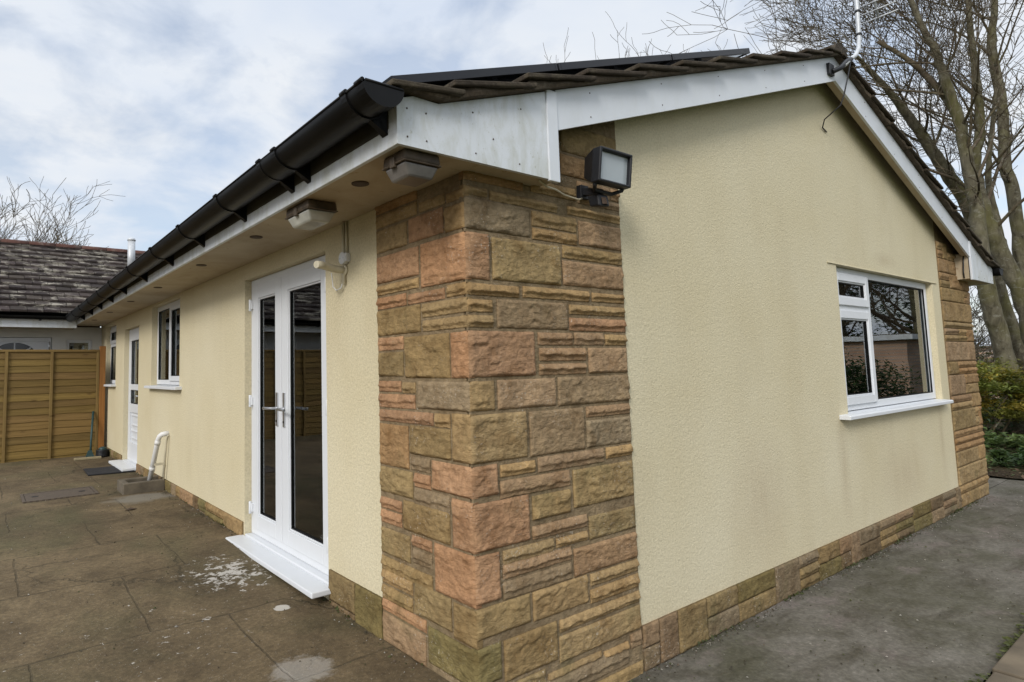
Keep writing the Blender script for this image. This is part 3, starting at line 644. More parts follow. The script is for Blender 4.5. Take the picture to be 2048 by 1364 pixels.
# back door
A0, A1, B0, B1 = B_DOOR; mb = MB()
mb.ring(SIDE, A0+0.002, A1-0.002, B0, B1-0.002, 0.06, 0.062, 0.132)
bd = mb.build('back_door', 'upvc', house, 0.004); bd['label'] = 'white half-glazed back door beside the doormat'
a0, a1, b0, b1 = A0+0.062, A1-0.062, B0+0.06, B1-0.062
mb = MB()
mb.mbox(SIDE, a0, a0+0.11, b0, b1, 0.055, 0.12); mb.mbox(SIDE, a1-0.11, a1, b0, b1, 0.055, 0.12)
for q0, q1 in ((b0, b0+0.2), (0.86, 0.98), (1.17, 1.25), (b1-0.11, b1)): mb.mbox(SIDE, a0+0.11, a1-0.11, q0, q1, 0.055, 0.12)
mb.build('door_leaf', 'upvc', bd, 0.004)
mb = MB(); mb.mbox(SIDE, a0+0.109, a1-0.109, b0+0.199, 0.861, 0.075, 0.1)
for q0, q1 in ((b0+0.25, 0.62), (0.68, 0.83)): mb.ring(SIDE, a0+0.16, a1-0.16, q0, q1, 0.02, 0.062, 0.076)
mb.build('door_panel', 'upvc', bd, 0.004)
for q0, q1 in ((0.98, 1.17), (1.25, b1-0.11)):
    pane(SIDE, a0+0.109, a1-0.109, q0-0.001, q1+0.001, 0.085, bd); gasket(SIDE, a0+0.11, a1-0.11, q0, q1, 0.068, bd)
mb = MB(); mb.mbox(SIDE, a0+0.03, a0+0.06, 0.98, 1.2, 0.046, 0.0548); mb.tube([(0.045, a0+0.045, 1.1), (0.005, a0+0.045, 1.1), (0.0, a0+0.15, 1.1)], 0.009, 8); mb.build('handle', 'chrome', bd)
mb = MB(); mb.mbox(SIDE, 6.62, 7.62, 0.150, 0.184, -0.17, 0.0); mb.mbox(SIDE, A0+0.004, A1-0.004, 0.152, 0.188, 0.0005, 0.13); mb.build('sill', 'upvc', bd, 0.006)

# gable window
A0, A1, B0, B1 = G_WIN; mb = MB(); ml, tr_ = 4.645, 1.80
mb.ring(GABLE, A0+0.002, A1-0.002, B0, B1-0.002, 0.060, 0.050, 0.120)
mb.mbox(GABLE, ml-0.035, ml+0.035, B0+0.06, B1-0.062, 0.0505, 0.1195)
mb.mbox(GABLE, A0+0.062, ml-0.035, tr_-0.035, tr_+0.035, 0.0505, 0.1195)
gw = mb.build('window', 'upvc', house, 0.004); gw['label'] = 'wide three-light white window in the gable wall'
for a0, a1, b0, b1 in ((A0+0.062, ml-0.035, B0+0.06, tr_-0.035), (A0+0.062, ml-0.035, tr_+0.035, B1-0.062)):
    mb = MB(); mb.ring(GABLE, a0-0.014, a1+0.014, b0-0.014, b1+0.014, 0.066, 0.033, 0.0495); bead(mb, GABLE, a0+0.052, a1-0.052, b0+0.052, b1-0.052, 0.042); mb.build('sash', 'upvc', gw, 0.004)
    gasket(GABLE, a0+0.063, a1-0.063, b0+0.063, b1-0.063, 0.046, gw)
    pane(GABLE, a0+0.055, a1-0.055, b0+0.055, b1-0.055, 0.058, gw, 'glass')
gasket(GABLE, ml+0.036, A1-0.063, B0+0.061, B1-0.063, 0.056, gw); pane(GABLE, ml+0.034, A1-0.061, B0+0.059, B1-0.061, 0.075, gw)
mb = MB(); mb.prism(lambda a, b, d: (d, a, b), [(-0.075, B0-0.046), (0.12, B0-0.046), (0.12, B0-0.003), (-0.064, B0-0.014), (-0.075, B0-0.02)], A0-0.17, A1+0.03); mb.build('sill', 'upvc', gw, 0.003)
mb = MB(); mb.smooth = True      # gathered curtain at the right of the gable window
n = 60; pts = [(5.72+0.42*i/n, 0.34+0.022*math.sin(i*0.95)+0.008*math.sin(i*2.3)) for i in range(n+1)]
lo = mb.vs([(x, y, 0.75) for x, y in pts]); hi = mb.vs([(x, y, 2.28) for x, y in pts])
for k in range(n): mb.face([lo[k], lo[k+1], hi[k+1], hi[k]])
tag(mb.build('curtain', 'curtain'), 'pale gathered curtain hanging inside the right side of the gable window', 'curtain')

# ------------------------------------------------------------------ roof, eaves
def mir(x): return W-x
roof = None
mb = MB(); rng = random.Random(5)
G_ = 0.4135; n_c = 11
def tile_course(mb, x0, flip, ya, yb, tw=0.33):
    """one course of interlocking tiles: each tile thick at its lower edge and lapped over the course below"""
    for k in range(int((yb-ya)/tw)+1):
        y0 = ya+k*tw; y1 = min(y0+tw-0.004, yb)
        if y1-y0 < 0.03: continue
        dz = rng.uniform(-0.004, 0.004); dx = rng.uniform(-0.008, 0.008); g = rng.uniform(0.75, 1.2); mb.col = (g, g*rng.uniform(.95, 1.03), g*rng.uniform(.9, 1.0))
        xa, xb = max(x0, -0.50)+dx, min(x0+G_+0.06, XA-0.02)
        za, zb = LN(xa)+0.062+dz, LN(xb)+0.034+dz
        if x0 < -0.6: za = 2.412+dz
        P = [(xa, y0, za-0.012), (xb, y0, zb-0.03), (xb, y1, zb-0.03), (xa, y1, za-0.012), (xa, y0, za+0.012), (xb, y0, zb-0.008), (xb, y1, zb-0.008), (xa, y1, za+0.012)]
        if flip: P = [(mir(p[0]), p[1], p[2]) for p in P]
        mb.hexa(P)
for fl in (False, True):
    for c in range(n_c):
        x0 = -0.623+G_*c
        if x0 > XA-0.1: break
        tile_course(mb, x0, fl, -0.205, 9.7)
roof = mb.build('roof', 'tile', house, 0.006)
mb = MB(); mb.col = (1, 1, 1)      # underlay closing the roof void
for fl in (False, True):
    P = [(-0.42, -0.10, LN(-0.42)+0.03), (XA, -0.10, LN(XA)+0.03), (XA, 9.7, LN(XA)+0.03), (-0.42, 9.7, LN(-0.42)+0.03)]
    P = P + [(x, y, z+0.012) for x, y, z in P]
    if fl: P = [(mir(x), y, z) for x, y, z in P]
    mb.hexa(P)
mb.build('underlay', 'blackmatt', roof)
mb = MB(); rng = random.Random(8)  # mortar bedding along both verges, roughly struck
for fl in (False, True):
    N_ = 90; prev = None
    for k in range(N_+1):
        x = -0.41+(XA+0.41)*k/N_
        zb = max(LN(x)+0.001, 2.415) if x < -0.23 else LN(x)+0.001
        yo = -0.178+0.012*noise.noise(Vector((x*9, 1.7*fl, 0)))+0.006*noise.noise(Vector((x*40, 0, 2)))
        u = ((x+0.623)/G_) % 1.0; zt = max(LN(x)+0.048-0.036*u, zb+0.006) if x > -0.21 else 2.418+(x+0.41)*0.14
        cs = [(x, yo, zb+0.002), (x, yo-0.006, (zb+zt)/2), (x, yo, zt), (x, 0.02, zt), (x, 0.02, zb+0.002)]
        if fl: cs = [(mir(a), b, c) for a, b, c in cs]
        cur = mb.vs(cs); g = rng.uniform(0.8, 1.15); mb.col = (g, g, g)
        if prev:
            for q in range(5): mb.face([prev[q], prev[(q+1) % 5], cur[(q+1) % 5], cur[q]])
        else: mb.face(cur)
        prev = cur
    mb.face(prev)
mb.build('verge', 'mortar', roof)
mb = MB(); rng = random.Random(3)  # half-round ridge
for k in range(22):
    y0 = -0.195+k*0.45; y1 = min(y0+0.446, 9.7); g = rng.uniform(0.8, 1.15); mb.col = (g, g, g); rr = 0.125+rng.uniform(-.003, .003); zc = LN(XA)-0.015; mb.smooth = True
    ra = []; 
    for y in (y0, y1):
        ra.append(mb.vs([(XA+rr*math.cos(t)*1.05, y, zc+rr*math.sin(t)*0.80) for t in [math.pi*(0.06+0.88*i/10) for i in range(11)]]))
    for i in range(10): mb.face([ra[0][i], ra[0][i+1], ra[1][i+1], ra[1][i]])
    mb.smooth = False
    for r_ in ra: mb.face(r_)
mb.build('ridge', 'tile', roof)

# boards
nails = []
for fl in (False, True):
    gm = (lambda a, b, d: (mir(a), d, b)) if fl else GABLE
    mb = MB(); mb.prism(gm, [(-0.436, 2.215), (0.382, 2.215), (0.382, LN(0.382)-0.001), (-0.237, 2.413), (-0.36, 2.414), (-0.436, 2.388)], GB, GB+0.018)
    for a, b in ((-0.39, 2.25), (-0.39, 2.36), (-0.30, 2.25), (-0.30, 2.36), (-0.05, 2.25), (-0.06, 2.42), (0.2, 2.25), (0.22, 2.50), (0.05, 2.33)):
        nails.append(gm(a, b, 0)[0::2])
    mb.build('box_end', 'fascia', house)
    mb = MB(); mb.mbox(gm, 0.3825, 0.452, 2.207, LN(0.417), GB-0.008, GB+0.012); mb.build('cover_strip', 'barge', house, 0.003)
    mb = MB(); mb.prism(gm, [(0.4525, 2.455), (XA-0.0005, LN(XA)-0.193), (XA-0.0005, LN(XA)), (0.4525, LN(0.4525))], GB, GB+0.018)
    k = 0.7
    while k < XA-0.1:
        for dz in (-0.035, -0.155): nails.append(gm(k, LN(k)+dz, 0)[0::2])
        k += 0.62
    mb.build('bargeboard', 'barge', house)
    # closing boards under the rake, inside of the box
    mb = MB()
    mb.prism(gm, [(0.4545, 2.470), (XA, LN(XA)-0.180), (XA, LN(XA)-0.170), (0.4545, 2.480)], GB+0.0185, GB+0.068)
    mb.mbox(gm, 0.438, 0.4535, 2.222, 2.50, GB+0.019, 0.0)
    mb.mbox(gm, 0.001, 0.437, 2.222, 2.232, GB+0.019, 0.0)
    mb.build('verge_soffit', 'soffit', house)
mb = MB(); mb.tube([(0, GB+0.002, 0), (0, GB-0.002, 0)], 0.0036, 8); nail = mb.build('nail_head', 'vent', house)
for k, (x, z) in enumerate(nails):
    o = nail if k == 0 else nail.copy()
    if k: sc.collection.objects.link(o)
    o.location = (x, 0, z)
sof = None
for fl in (False, True):
    mx_ = (lambda x: mir(x)) if fl else (lambda x: x)
    xs = sorted((mx_(-0.415), mx_(0.0)))
    mb = MB(); mb.box(xs[0], xs[1], GB+0.019, YE+0.5, 2.222, 2.232)
    s = mb.build('soffit', 'soffit', house)
    if not fl: sof = s
    mb = MB(); xs = sorted((mx_(-0.436), mx_(-0.4155))); mb.box(xs[0], xs[1], GB+0.0185, YE+0.49, 2.214, 2.41); fa = mb.build('fascia', 'fascia', house, 0.003)
    if not fl: mb = MB(); mb.box(-0.4395, -0.4362, -0.085, YE, 2.288, 2.366); mb.build('fascia_shade_strip', 'shadestrip', fa, 0.001)  # added strip: the gutter's shadow and algae staining put into its dark colour
for y in (0.37, 1.647, 2.807, 4.234, 5.55, 6.95, 8.3):
    mb = MB(); mb.disc((-0.295, y, 2.2225), (0, 0, -1), 0.040, 0.005, 24); mb.disc((-0.295, y, 2.2175), (0, 0, -1), 0.030, 0.001, 24); mb.build('vent', 'vent', sof)

def gutter(fl):
    mx_ = (lambda x: mir(x)) if fl else (lambda x: x)
    gx, rx, rz = -0.530, 0.084, 0.074; zc = lambda y: 2.388-0.0072*y
    mb = MB(); T = [math.pi+math.pi*i/16 for i in range(17)]
    ring = lambda y, s: [(mx_(gx+rx*s*math.cos(t)), y, zc(y)+rz*s*math.sin(t)) for t in T]
    ys = [-0.195, 3.0, 6.0, YE+0.05]; mb.smooth = True
    for s in (1.0, 0.955):
        R_ = [mb.vs(ring(y, s)) for y in ys]
        for a, b in zip(R_, R_[1:]):
            for i in range(16): mb.face([a[i], a[i+1], b[i+1], b[i]])
    for e in (-1, 1): mb.tube([(mx_(gx+rx*e*0.985), y, zc(y)+0.002) for y in ys], 0.006, 8)
    g = mb.build('gutter', 'black', house)
    mb = MB(); y = -0.2           # stop end
    i = mb.vs([(mx_(gx+rx*1.05*math.cos(t)), y, zc(y)+rz*1.06*math.sin(t)) for t in T]); j = mb.vs([(mx_(gx+rx*1.05*math.cos(t)), y+0.05, zc(y)+rz*1.06*math.sin(t)) for t in T])
    mb.face(i); 
    for k in range(16): mb.face([i[k], i[k+1], j[k+1], j[k]])
    mb.tube([(mx_(gx-rx*1.05), y, zc(y)), (mx_(gx-rx*1.05), y+0.05, zc(y))], 0.009, 8); mb.tube([(mx_(gx-rx*0.9), y+0.002, zc(y)+.002), (mx_(gx+rx*1.0), y+0.002, zc(y)+.002)], 0.006, 8)
    mb.build('stop_end', 'black', g)
    for y in ([-0.06, 0.60, 0.78, 1.44, 2.25, 3.08, 4.02, 5.0, 5.8, 6.6, 7.4, 8.2] if not fl else [-0.06, 0.9, 1.9]):
        mb = MB(); hw = 0.019; R_ = []
        for yy in (y-hw, y+hw):
            R_.append(mb.vs([(mx_(gx+rx*1.07*math.cos(t)), yy, zc(yy)+rz*1.08*math.sin(t)) for t in T])); R_.append(mb.vs([(mx_(gx+rx*1.005*math.cos(t)), yy, zc(yy)+rz*1.005*math.sin(t)) for t in T]))
        for a, b in ((0, 2), (1, 3), (0, 1), (2, 3)):
            for i in range(16): mb.face([R_[a][i], R_[a][i+1], R_[b][i+1], R_[b][i]])
        mb.tube([(mx_(gx-rx*1.03), y-hw, zc(y)+0.004), (mx_(gx-rx*1.03), y+hw, zc(y)+0.004)], 0.010, 8)
        xb = mx_(-0.4365)
        mb.hexa([(mx_(gx+0.02), y-hw*.6, zc(y)-rz*1.02), (xb, y-hw, zc(y)-0.122), (xb, y+hw, zc(y)-0.122), (mx_(gx+0.02), y+hw*.6, zc(y)-rz*1.02),
                 (mx_(gx+0.06), y-hw*.6, zc(y)-rz*0.72), (xb, y-hw, zc(y)-0.02), (xb, y+hw, zc(y)-0.02), (mx_(gx+0.06), y+hw*.6, zc(y)-rz*0.72)])
        mb.build('gutter_bracket', 'black', g)
    if not fl:
        mb = MB(); R_ = [mb.vs([(gx+rx*1.035*math.cos(t), yy, zc(yy)+rz*1.04*math.sin(t)) for t in T]) for yy in (0.60, 0.78)]; mb.smooth = True
        for i in range(16): mb.face([R_[0][i], R_[0][i+1], R_[1][i+1], R_[1][i]])
        mb.build('gutter_union', 'black', g)
gutter(False); gutter(True)

# ------------------------------------------------------------------ things fixed to the bungalow
SLOPE = math.atan(0.337); cs_, sn_ = math.cos(SLOPE), math.sin(SLOPE)
def solar(x0, x1, label, y0=0.2, y1=1.86, first=[None]):
    P = lambda s, y, h: (x0+s*cs_-h*sn_, y, LN(x0)+0.215+s*sn_+h*cs_)
    Ls = (x1-x0)/cs_
    t = thing('solar_panel', label, 'solar panel', P(0, y0, 0), 'solar panels on the near roof slope')
    pm = lambda a, b, d: P(a, b, d)
    mb = MB(); mb.ring(pm, 0, Ls, y0, y1, 0.018, 0.0, 0.042); mb.build('frame', 'panelframe', t, 0.002)
    mb = MB(); mb.mbox(pm, 0.018, Ls-0.018, y0+0.018, y1-0.018, 0.006, 0.038); mb.build('cell_sheet', 'panel', t)
    for y in (y0+0.3, y1-0.3):
        mb = MB(); mb.mbox(pm, 0.0, Ls, y-0.02, y+0.02, -0.055, -0.001)
        for q in (0.2, Ls-0.2): mb.mbox(pm, q-0.02, q+0.02, y-0.019, y+0.019, -0.16, -0.056)
        mb.build('rail', 'panelframe', t)
solar(-0.217, 0.885, 'lowest of the three black solar panels, just above the gutter')
solar(0.897, 2.03, 'middle one of the three black solar panels up the roof slope')
solar(2.045, 3.14, 'uppermost of the three black solar panels, nearest the ridge')

def bulkhead(cx, cy, hx, hy, base_mat, lens_mat, label):
    t = thing('bulkhead_light', label, 'light', (cx, cy, 2.222))
    mb = MB(); z0 = 2.2215
    mb.hexa([(cx-hx, cy-hy, z0-0.042), (cx+hx, cy-hy, z0-0.042), (cx+hx, cy+hy, z0-0.042), (cx-hx, cy+hy, z0-0.042), (cx-hx*.96, cy-hy*.96, z0), (cx+hx*.96, cy-hy*.96, z0), (cx+hx*.96, cy+hy*.96, z0), (cx-hx*.96, cy+hy*.96, z0)])
    mb.build('base', base_mat, t, 0.008)
    mb = MB(); mb.box(cx-hx*1.03, cx+hx*1.03, cy-hy*1.03, cy+hy*1.03, z0-0.049, z0-0.0425); mb.build('rim', base_mat, t, 0.003)
    mb = MB(); z1 = z0-0.0495; z2 = z1-0.052
    mb.hexa([(cx-hx*.66, cy-hy*.74, z2), (cx+hx*.66, cy-hy*.74, z2), (cx+hx*.66, cy+hy*.74, z2), (cx-hx*.66, cy+hy*.74, z2), (cx-hx*.94, cy-hy*.94, z1), (cx+hx*.94, cy-hy*.94, z1), (cx+hx*.94, cy+hy*.94, z1), (cx-hx*.94, cy+hy*.94, z1)])
    mb.build('diffuser', lens_mat, t, 0.009)
    for sx, sy in ((-1, 0), (1, 0)):
        mb = MB(); mb.box(cx+sx*hx*1.0-0.007, cx+sx*hx*1.0+0.007, cy-0.016, cy+0.016, z0-0.06, z0-0.02); mb.build('clip', base_mat, t, 0.002)
bulkhead(-0.315, 0.835, 0.082, 0.135, 'browncase', 'lens', 'clear-lensed rectangular bulkhead light under the eaves above the French door')
bulkhead(-0.295, -0.03, 0.088, 0.078, 'browncase', 'greylens', 'grimy brown bulkhead light under the eaves at the stone corner')

# floodlight with sensor
t = thing('floodlight', 'black security floodlight with a motion sensor on the stone pier', 'floodlight', (0.78, 0.0, 2.25))
fx0, fx1, fz0, fz1 = 0.640, 0.885, 2.232, 2.392
fr = [(fx0, -0.215, fz0), (fx1, -0.215, fz0), (fx1, -0.235, fz1), (fx0, -0.235, fz1)]
bkr = [(fx0+0.055, -0.085, 2.285), (fx1-0.055, -0.085, 2.285), (fx1-0.055, -0.095, 2.385), (fx0+0.055, -0.095, 2.385)]
mid_ = [(x, y+0.045, z) for x, y, z in fr]
mb = MB(); a = mb.vs(fr); b = mb.vs(mid_); c = mb.vs(bkr)
for p, q in ((a, b), (b, c)):
    for k in range(4): mb.face([p[k], p[(k+1) % 4], q[(k+1) % 4], q[k]])
mb.face(c[::-1])
inn = [(fx0+0.014, -0.2165, fz0+0.012), (fx1-0.014, -0.2165, fz0+0.012), (fx1-0.014, -0.2335, fz1-0.014), (fx0+0.014, -0.2335, fz1-0.014)]
rec = [(x, y+0.02, z) for x, y, z in inn]; d = mb.vs(inn); e = mb.vs(rec)
for p, q in ((a, d), (d, e)):
    for k in range(4): mb.face([p[k], p[(k+1) % 4], q[(k+1) % 4], q[k]])
mb.build('housing', 'blackmatt', t, 0.005)
mb = MB(); mb.hexa([(x, y+0.0005, z) for x, y, z in rec] + [(x, y+0.008, z) for x, y, z in rec]); mb.build('front_glass', 'floodglass', t)
mb = MB()
mb.box(0.735, 0.795, -0.034, 0.003, 2.205, 2.275)
mb.hexa([(0.745, -0.13, 2.198), (0.785, -0.13, 2.198), (0.785, -0.02, 2.225), (0.745, -0.02, 2.225), (0.745, -0.13, 2.232), (0.785, -0.13, 2.232), (0.785, -0.02, 2.262), (0.745, -0.02, 2.262)])
mb.tube([(fx0+0.01, -0.185, 2.27), (fx0+0.02, -0.175, 2.225), (0.70, -0.14, 2.212), (0.83, -0.14, 2.212), (fx1-0.02, -0.175, 2.225), (fx1-0.01, -0.185, 2.27)], 0.010, 8)
mb.build('bracket', 'blackmatt', t, 0.003)
mb = MB(); mb.hexa([(0.715, -0.155, 2.135), (0.775, -0.17, 2.135), (0.775, -0.10, 2.145), (0.715, -0.095, 2.145), (0.715, -0.150, 2.195), (0.775, -0.160, 2.195), (0.775, -0.09, 2.2), (0.715, -0.085, 2.2)]); mb.build('sensor', 'blackmatt', t, 0.008)
mb = MB(); mb.smooth = True; i = []
for k in range(9): i.append(mb.vs([(0.728+0.005*k, -0.162-0.010*math.sin(math.pi*k/8), 2.145), (0.728+0.005*k, -0.156-0.010*math.sin(math.pi*k/8), 2.178)]))
for p, q in zip(i, i[1:]): mb.face([p[0], q[0], q[1], p[1]])
mb.build('sensor_lens', 'vent', t)
mb = MB(); mb.tube([(0.36, -0.10, 2.216), (0.44, -0.075, 2.206), (0.53, -0.05, 2.212), (0.60, -0.04, 2.20), (0.66, -0.030, 2.20), (0.70, -0.045, 2.19), (0.745, -0.03, 2.206)], 0.0045, 8)
tag(mb.build('cable', 'cream'), 'thin pale cable running from the box end to the black floodlight', 'cable')

# conduit, junction box and old lamp arm beside the French door
t = thing('wall_conduit', 'white conduit with a round junction box beside the top of the French door', 'conduit', (0, 1.04, 1.87))
mb = MB(); mb.tube([(-0.013, 1.040, 2.2215), (-0.013, 1.040, 1.865)], 0.011, 10); mb.tube([(-0.010, 1.012, 2.2215), (-0.010, 1.012, 2.03)], 0.007, 8); mb.build('pipe', 'cream', t)
mb = MB(); mb.disc((0.0, 1.030, 2.010), (-1, 0, 0), 0.036, 0.034, 24)
mb.box(-0.03, 0.0, 0.985, 1.02, 1.985, 2.035); mb.build('junction_box', 'whiteplastic', t, 0.004)
for dy in (-0.018, 0.018):
    mb = MB(); mb.disc((-0.034, 1.030+dy, 2.010), (-1, 0, 0), 0.005, 0.003, 10); mb.build('screw', 'chrome', t)
t = thing('lamp_arm', 'stubby cream plastic arm sticking out of the wall over the French door corner', 'bracket', (0, 1.04, 1.95))
mb = MB(); mb.tube([(0.0, 1.045, 1.945), (-0.05, 1.043, 1.945), (-0.11, 1.038, 1.952), (-0.16, 1.02, 1.958), (-0.205, 1.0, 1.955)], [0.021, 0.021, 0.021, 0.022, 0.020], 12); mb.build('arm', 'cream', t)
mb = MB(); mb.disc((0.0005, 1.045, 1.945), (-1, 0, 0), 0.031, 0.016, 18); mb.build('wall_plate', 'cream', t)
mb = MB(); mb.tube([(-0.018, 1.040, 1.88), (-0.022, 1.06, 1.845), (-0.03, 1.10, 1.835), (-0.03, 1.14, 1.86), (-0.028, 1.15, 1.90), (-0.05, 1.12, 1.935)], 0.0035, 6)
tag(mb.build('cable', 'whiteplastic'), 'loose white loop of cable hanging below the cream lamp arm', 'cable')
# aerial on the gable apex
t = thing('television_aerial', 'bent grey pole with a television aerial on the gable apex', 'aerial', (3.72, GB, 3.66))
mb = MB(); mb.box(3.60, 3.69, GB-0.022, GB, 3.575, 3.665); mb.tube([(3.645, GB-0.02, 3.60), (3.70, GB-0.06, 3.63), (3.79, GB-0.07, 3.70), (3.86, GB-0.08, 3.735)], 0.020, 10); mb.build('wall_bracket', 'blackmatt', t, 0.003)
mb = MB(); mb.tube([(3.74, GB-0.07, 3.655), (3.87, GB-0.08, 3.745), (3.97, GB-0.08, 3.80), (4.05, GB-0.08, 3.88), (4.08, GB-0.08, 3.97), (4.095, GB-0.08, 4.2), (4.11, GB-0.08, 4.95)], 0.016, 12); mb.build('pole', 'galv', t)
for z in (4.0, 4.2):
    mb = MB(); mb.tube([(4.082+(z-4)*0.065, GB-0.08, z), (4.084+(z-4)*0.065, GB-0.08, z+0.018)], 0.0215, 12); mb.build('tape', 'blackmatt', t)
mb = MB(); mb.tube([(3.85, GB-0.05, 4.62), (4.75, GB-0.30, 4.66)], 0.010, 6)
for k in range(8):
    u = k/7; c = Vector((3.9+0.8*u, GB-0.06-0.22*u, 4.625+0.035*u)); d_ = Vector((0.09, 0.30, 0))*(1.0-0.35*u); mb.tube([c-d_, c+d_], 0.004, 5)
mb.build('antenna', 'chrome', t)
mb = MB()
for k in range(5): mb.tube([(4.44+0.035*k, GB-0.22, 4.56-0.06*k), (4.44+0.035*k, GB+0.06, 4.56-0.06*k)], 0.006, 6)
mb.tube([(4.42, GB-0.08, 4.64), (4.59, GB-0.08, 4.31)], 0.010, 6)
mb.build('reflector', 'galv', t)
mb = MB(); mb.tube([(3.84, GB-0.085, 3.72), (3.80, GB-0.075, 3.60), (3.79, GB-0.04, 3.45), (3.76, GB-0.02, 3.36), (3.74, -0.05, 3.28), (3.80, -0.01, 3.24), (3.88, -0.008, 3.22)], 0.005, 6)
tag(mb.build('cable', 'blackmatt'), 'black aerial cable dangling under the apex of the gable', 'cable')
# right-hand box end cable
mb = MB(); mb.tube([(W-0.452-0.008, GB+0.05, 2.48), (W-0.465, GB+0.055, 2.40), (W-0.475, GB+0.06, 2.30), (W-0.463, GB+0.06, 2.23)], 0.006, 6)
tag(mb.build('cable', 'blackmatt'), 'black cable on the inner face of the far right box end', 'cable')
# ------------------------------------------------------------------ white bungalow beyond the fence
hb = thing('bungalow', 'white bungalow with a lichened brown tiled roof behind the timber fence', 'house', (-4.0, 9.6, 0))
YW = 9.6; FR = lambda a, b, d: (a, YW+d, b)
mb = MB(); wall_cells(mb, FR, (-10.0, -0.002), (-0.3, 2.2), [(-1.75, -0.74, -0.29, 2.02), (-0.53, -0.15, 1.2, 1.985)], 0.0, 0.2); mb.build('wall', 'gravelgrey', hb)
mb = MB(); mb.box(-10.0, -0.002, 9.95, 10.0, 0, 2.3); mb.box(-10.0, -0.002, 9.8, 9.95, 2.2, 2.3); mb.build('interior_wall_or_shade_backing', 'vent', hb)  # shade of the room behind the panes is put into this dark backing
mb = MB(); mb.box(-10.0, -0.44, 9.1, 9.118, 2.15, 2.29); mb.build('fascia', 'fascia', hb, 0.003)
mb = MB(); mb.box(-10.0, -0.44, 9.1185, 9.5995, 2.16, 2.17); mb.build('soffit', 'soffit', hb)
mb = MB(); T = [math.pi+math.pi*i/10 for i in range(11)]; mb.smooth = True
for s in (1.0, 0.95):
    a = mb.vs([(-10.0, 9.04+0.055*s*math.cos(t), 2.325+0.055*s*math.sin(t)) for t in T]); b = mb.vs([(-0.60, 9.04+0.055*s*math.cos(t), 2.325+0.055*s*math.sin(t)) for t in T])
    for i in range(10): mb.face([a[i], a[i+1], b[i+1], b[i]])
g = mb.build('gutter', 'black', hb)
for k in range(10):
    mb = MB(); x = -0.95-0.9*k; mb.box(x-0.015, x+0.015, 8.984, 9.0995, 2.255, 2.268); mb.build('gutter_bracket', 'black', g)
RZ = lambda y: 2.375+0.577*(y-9.06)
mb = MB(); rng = random.Random(17); dy = 0.186
for r_ in range(15):
    y0 = 9.02+dy*r_; x = -10.0+(0.11 if r_ % 2 else 0)
    xe = min(2.9, (RZ(y0)+0.06-2.54)/0.337) if y0 < 9.7 else 2.9
    while x < xe:
        x1 = min(x+0.218, xe); g_ = rng.uniform(0.6, 1.35); mb.col = (g_, g_*rng.uniform(.93, 1.02), g_*rng.uniform(.88, 1.02))
        dz = rng.uniform(-0.006, 0.006); j = rng.uniform(-0.008, 0.008); za, zb = RZ(y0)+0.062+dz, RZ(y0+dy+0.05)+0.016+dz
        P = [(x, y0+j, za-0.03), (x1-0.004, y0+j, za-0.03), (x1-0.004, y0+dy+0.05, zb-0.03), (x, y0+dy+0.05, zb-0.03), (x, y0+j, za+0.002), (x1-0.004, y0+j, za-0.002), (x1-0.004, y0+dy+0.05, zb), (x, y0+dy+0.05, zb)]
        mb.hexa(P); x += 0.222
rf = mb.build('roof', 'oldtile', hb, 0.0)
mb = MB(); mb.box(-10.0, 2.9, 11.6, 11.8, 2.4, RZ(11.6)); mb.prism(lambda a, b, d: (d, a, b), [(9.12, RZ(9.12)-0.01), (11.8, RZ(11.8)-0.01), (11.8, RZ(11.8)-0.03), (9.12, RZ(9.12)-0.03)], -10.0, -0.46)
mb.build('underlay', 'blackmatt', rf)
mb = MB(); x = -10.0; rng = random.Random(2); zc = RZ(11.74)+0.0
while x < 2.9:
    g_ = rng.uniform(.75, 1.2); mb.col = (g_, g_, g_); mb.smooth = True
    R_ = [mb.vs([(xx, 11.74+0.12*math.cos(t), zc+0.085*math.sin(t)) for t in [math.pi*i/8 for i in range(9)]]) for xx in (x, x+0.445)]
    for i in range(8): mb.face([R_[0][i], R_[0][i+1], R_[1][i+1], R_[1][i]])
    mb.smooth = False; [mb.face(q) for q in R_]; x += 0.45
mb.build('ridge', 'ridge_old', rf)
# panelled door with a sunburst fanlight
mb = MB(); mb.ring(FR, -1.745, -0.745, -0.285, 2.015, 0.06, 0.03, 0.1); dr = mb.build('door', 'upvc', hb, 0.004)
fx, fz, fr_ = -1.25, 1.72, 0.30
mb = MB(); xs = [-1.684, -0.806]
half = [(fx+fr_*math.cos(t), fz+fr_*0.72*math.sin(t)) for t in [math.pi*i/20 for i in range(21)]]
outer = [(-0.806, fz), (-0.806, 1.954), (-1.684, 1.954), (-1.684, fz)]
mb.prism(FR, half + [(-1.684, fz), (-1.684, 1.954), (-0.806, 1.954), (-0.806, fz)], 0.035, 0.08)
mb.mbox(FR, -1.684, -0.806, -0.22, fz-0.0005, 0.035, 0.08); mb.build('door_leaf', 'upvc', dr, 0.0)
mb = MB(); mb.prism(FR, half, 0.06, 0.066); mb.build('fanlight', 'panel', dr)
mb = MB()
for ang in (0.22*math.pi, 0.5*math.pi, 0.78*math.pi):
    c_, s_ = math.cos(ang), math.sin(ang); w_ = 0.009
    mb.prism(FR, [(fx-s_*w_+c_*0.05, fz+c_*w_+0.02), (fx+s_*w_+c_*0.05, fz-c_*w_+0.02), (fx+s_*w_+c_*fr_*0.98, fz-c_*w_+s_*fr_*0.71), (fx-s_*w_+c_*fr_*0.98, fz+c_*w_+s_*fr_*0.71)], 0.045, 0.0595)
mb.build('glazing_bar', 'upvc', dr)
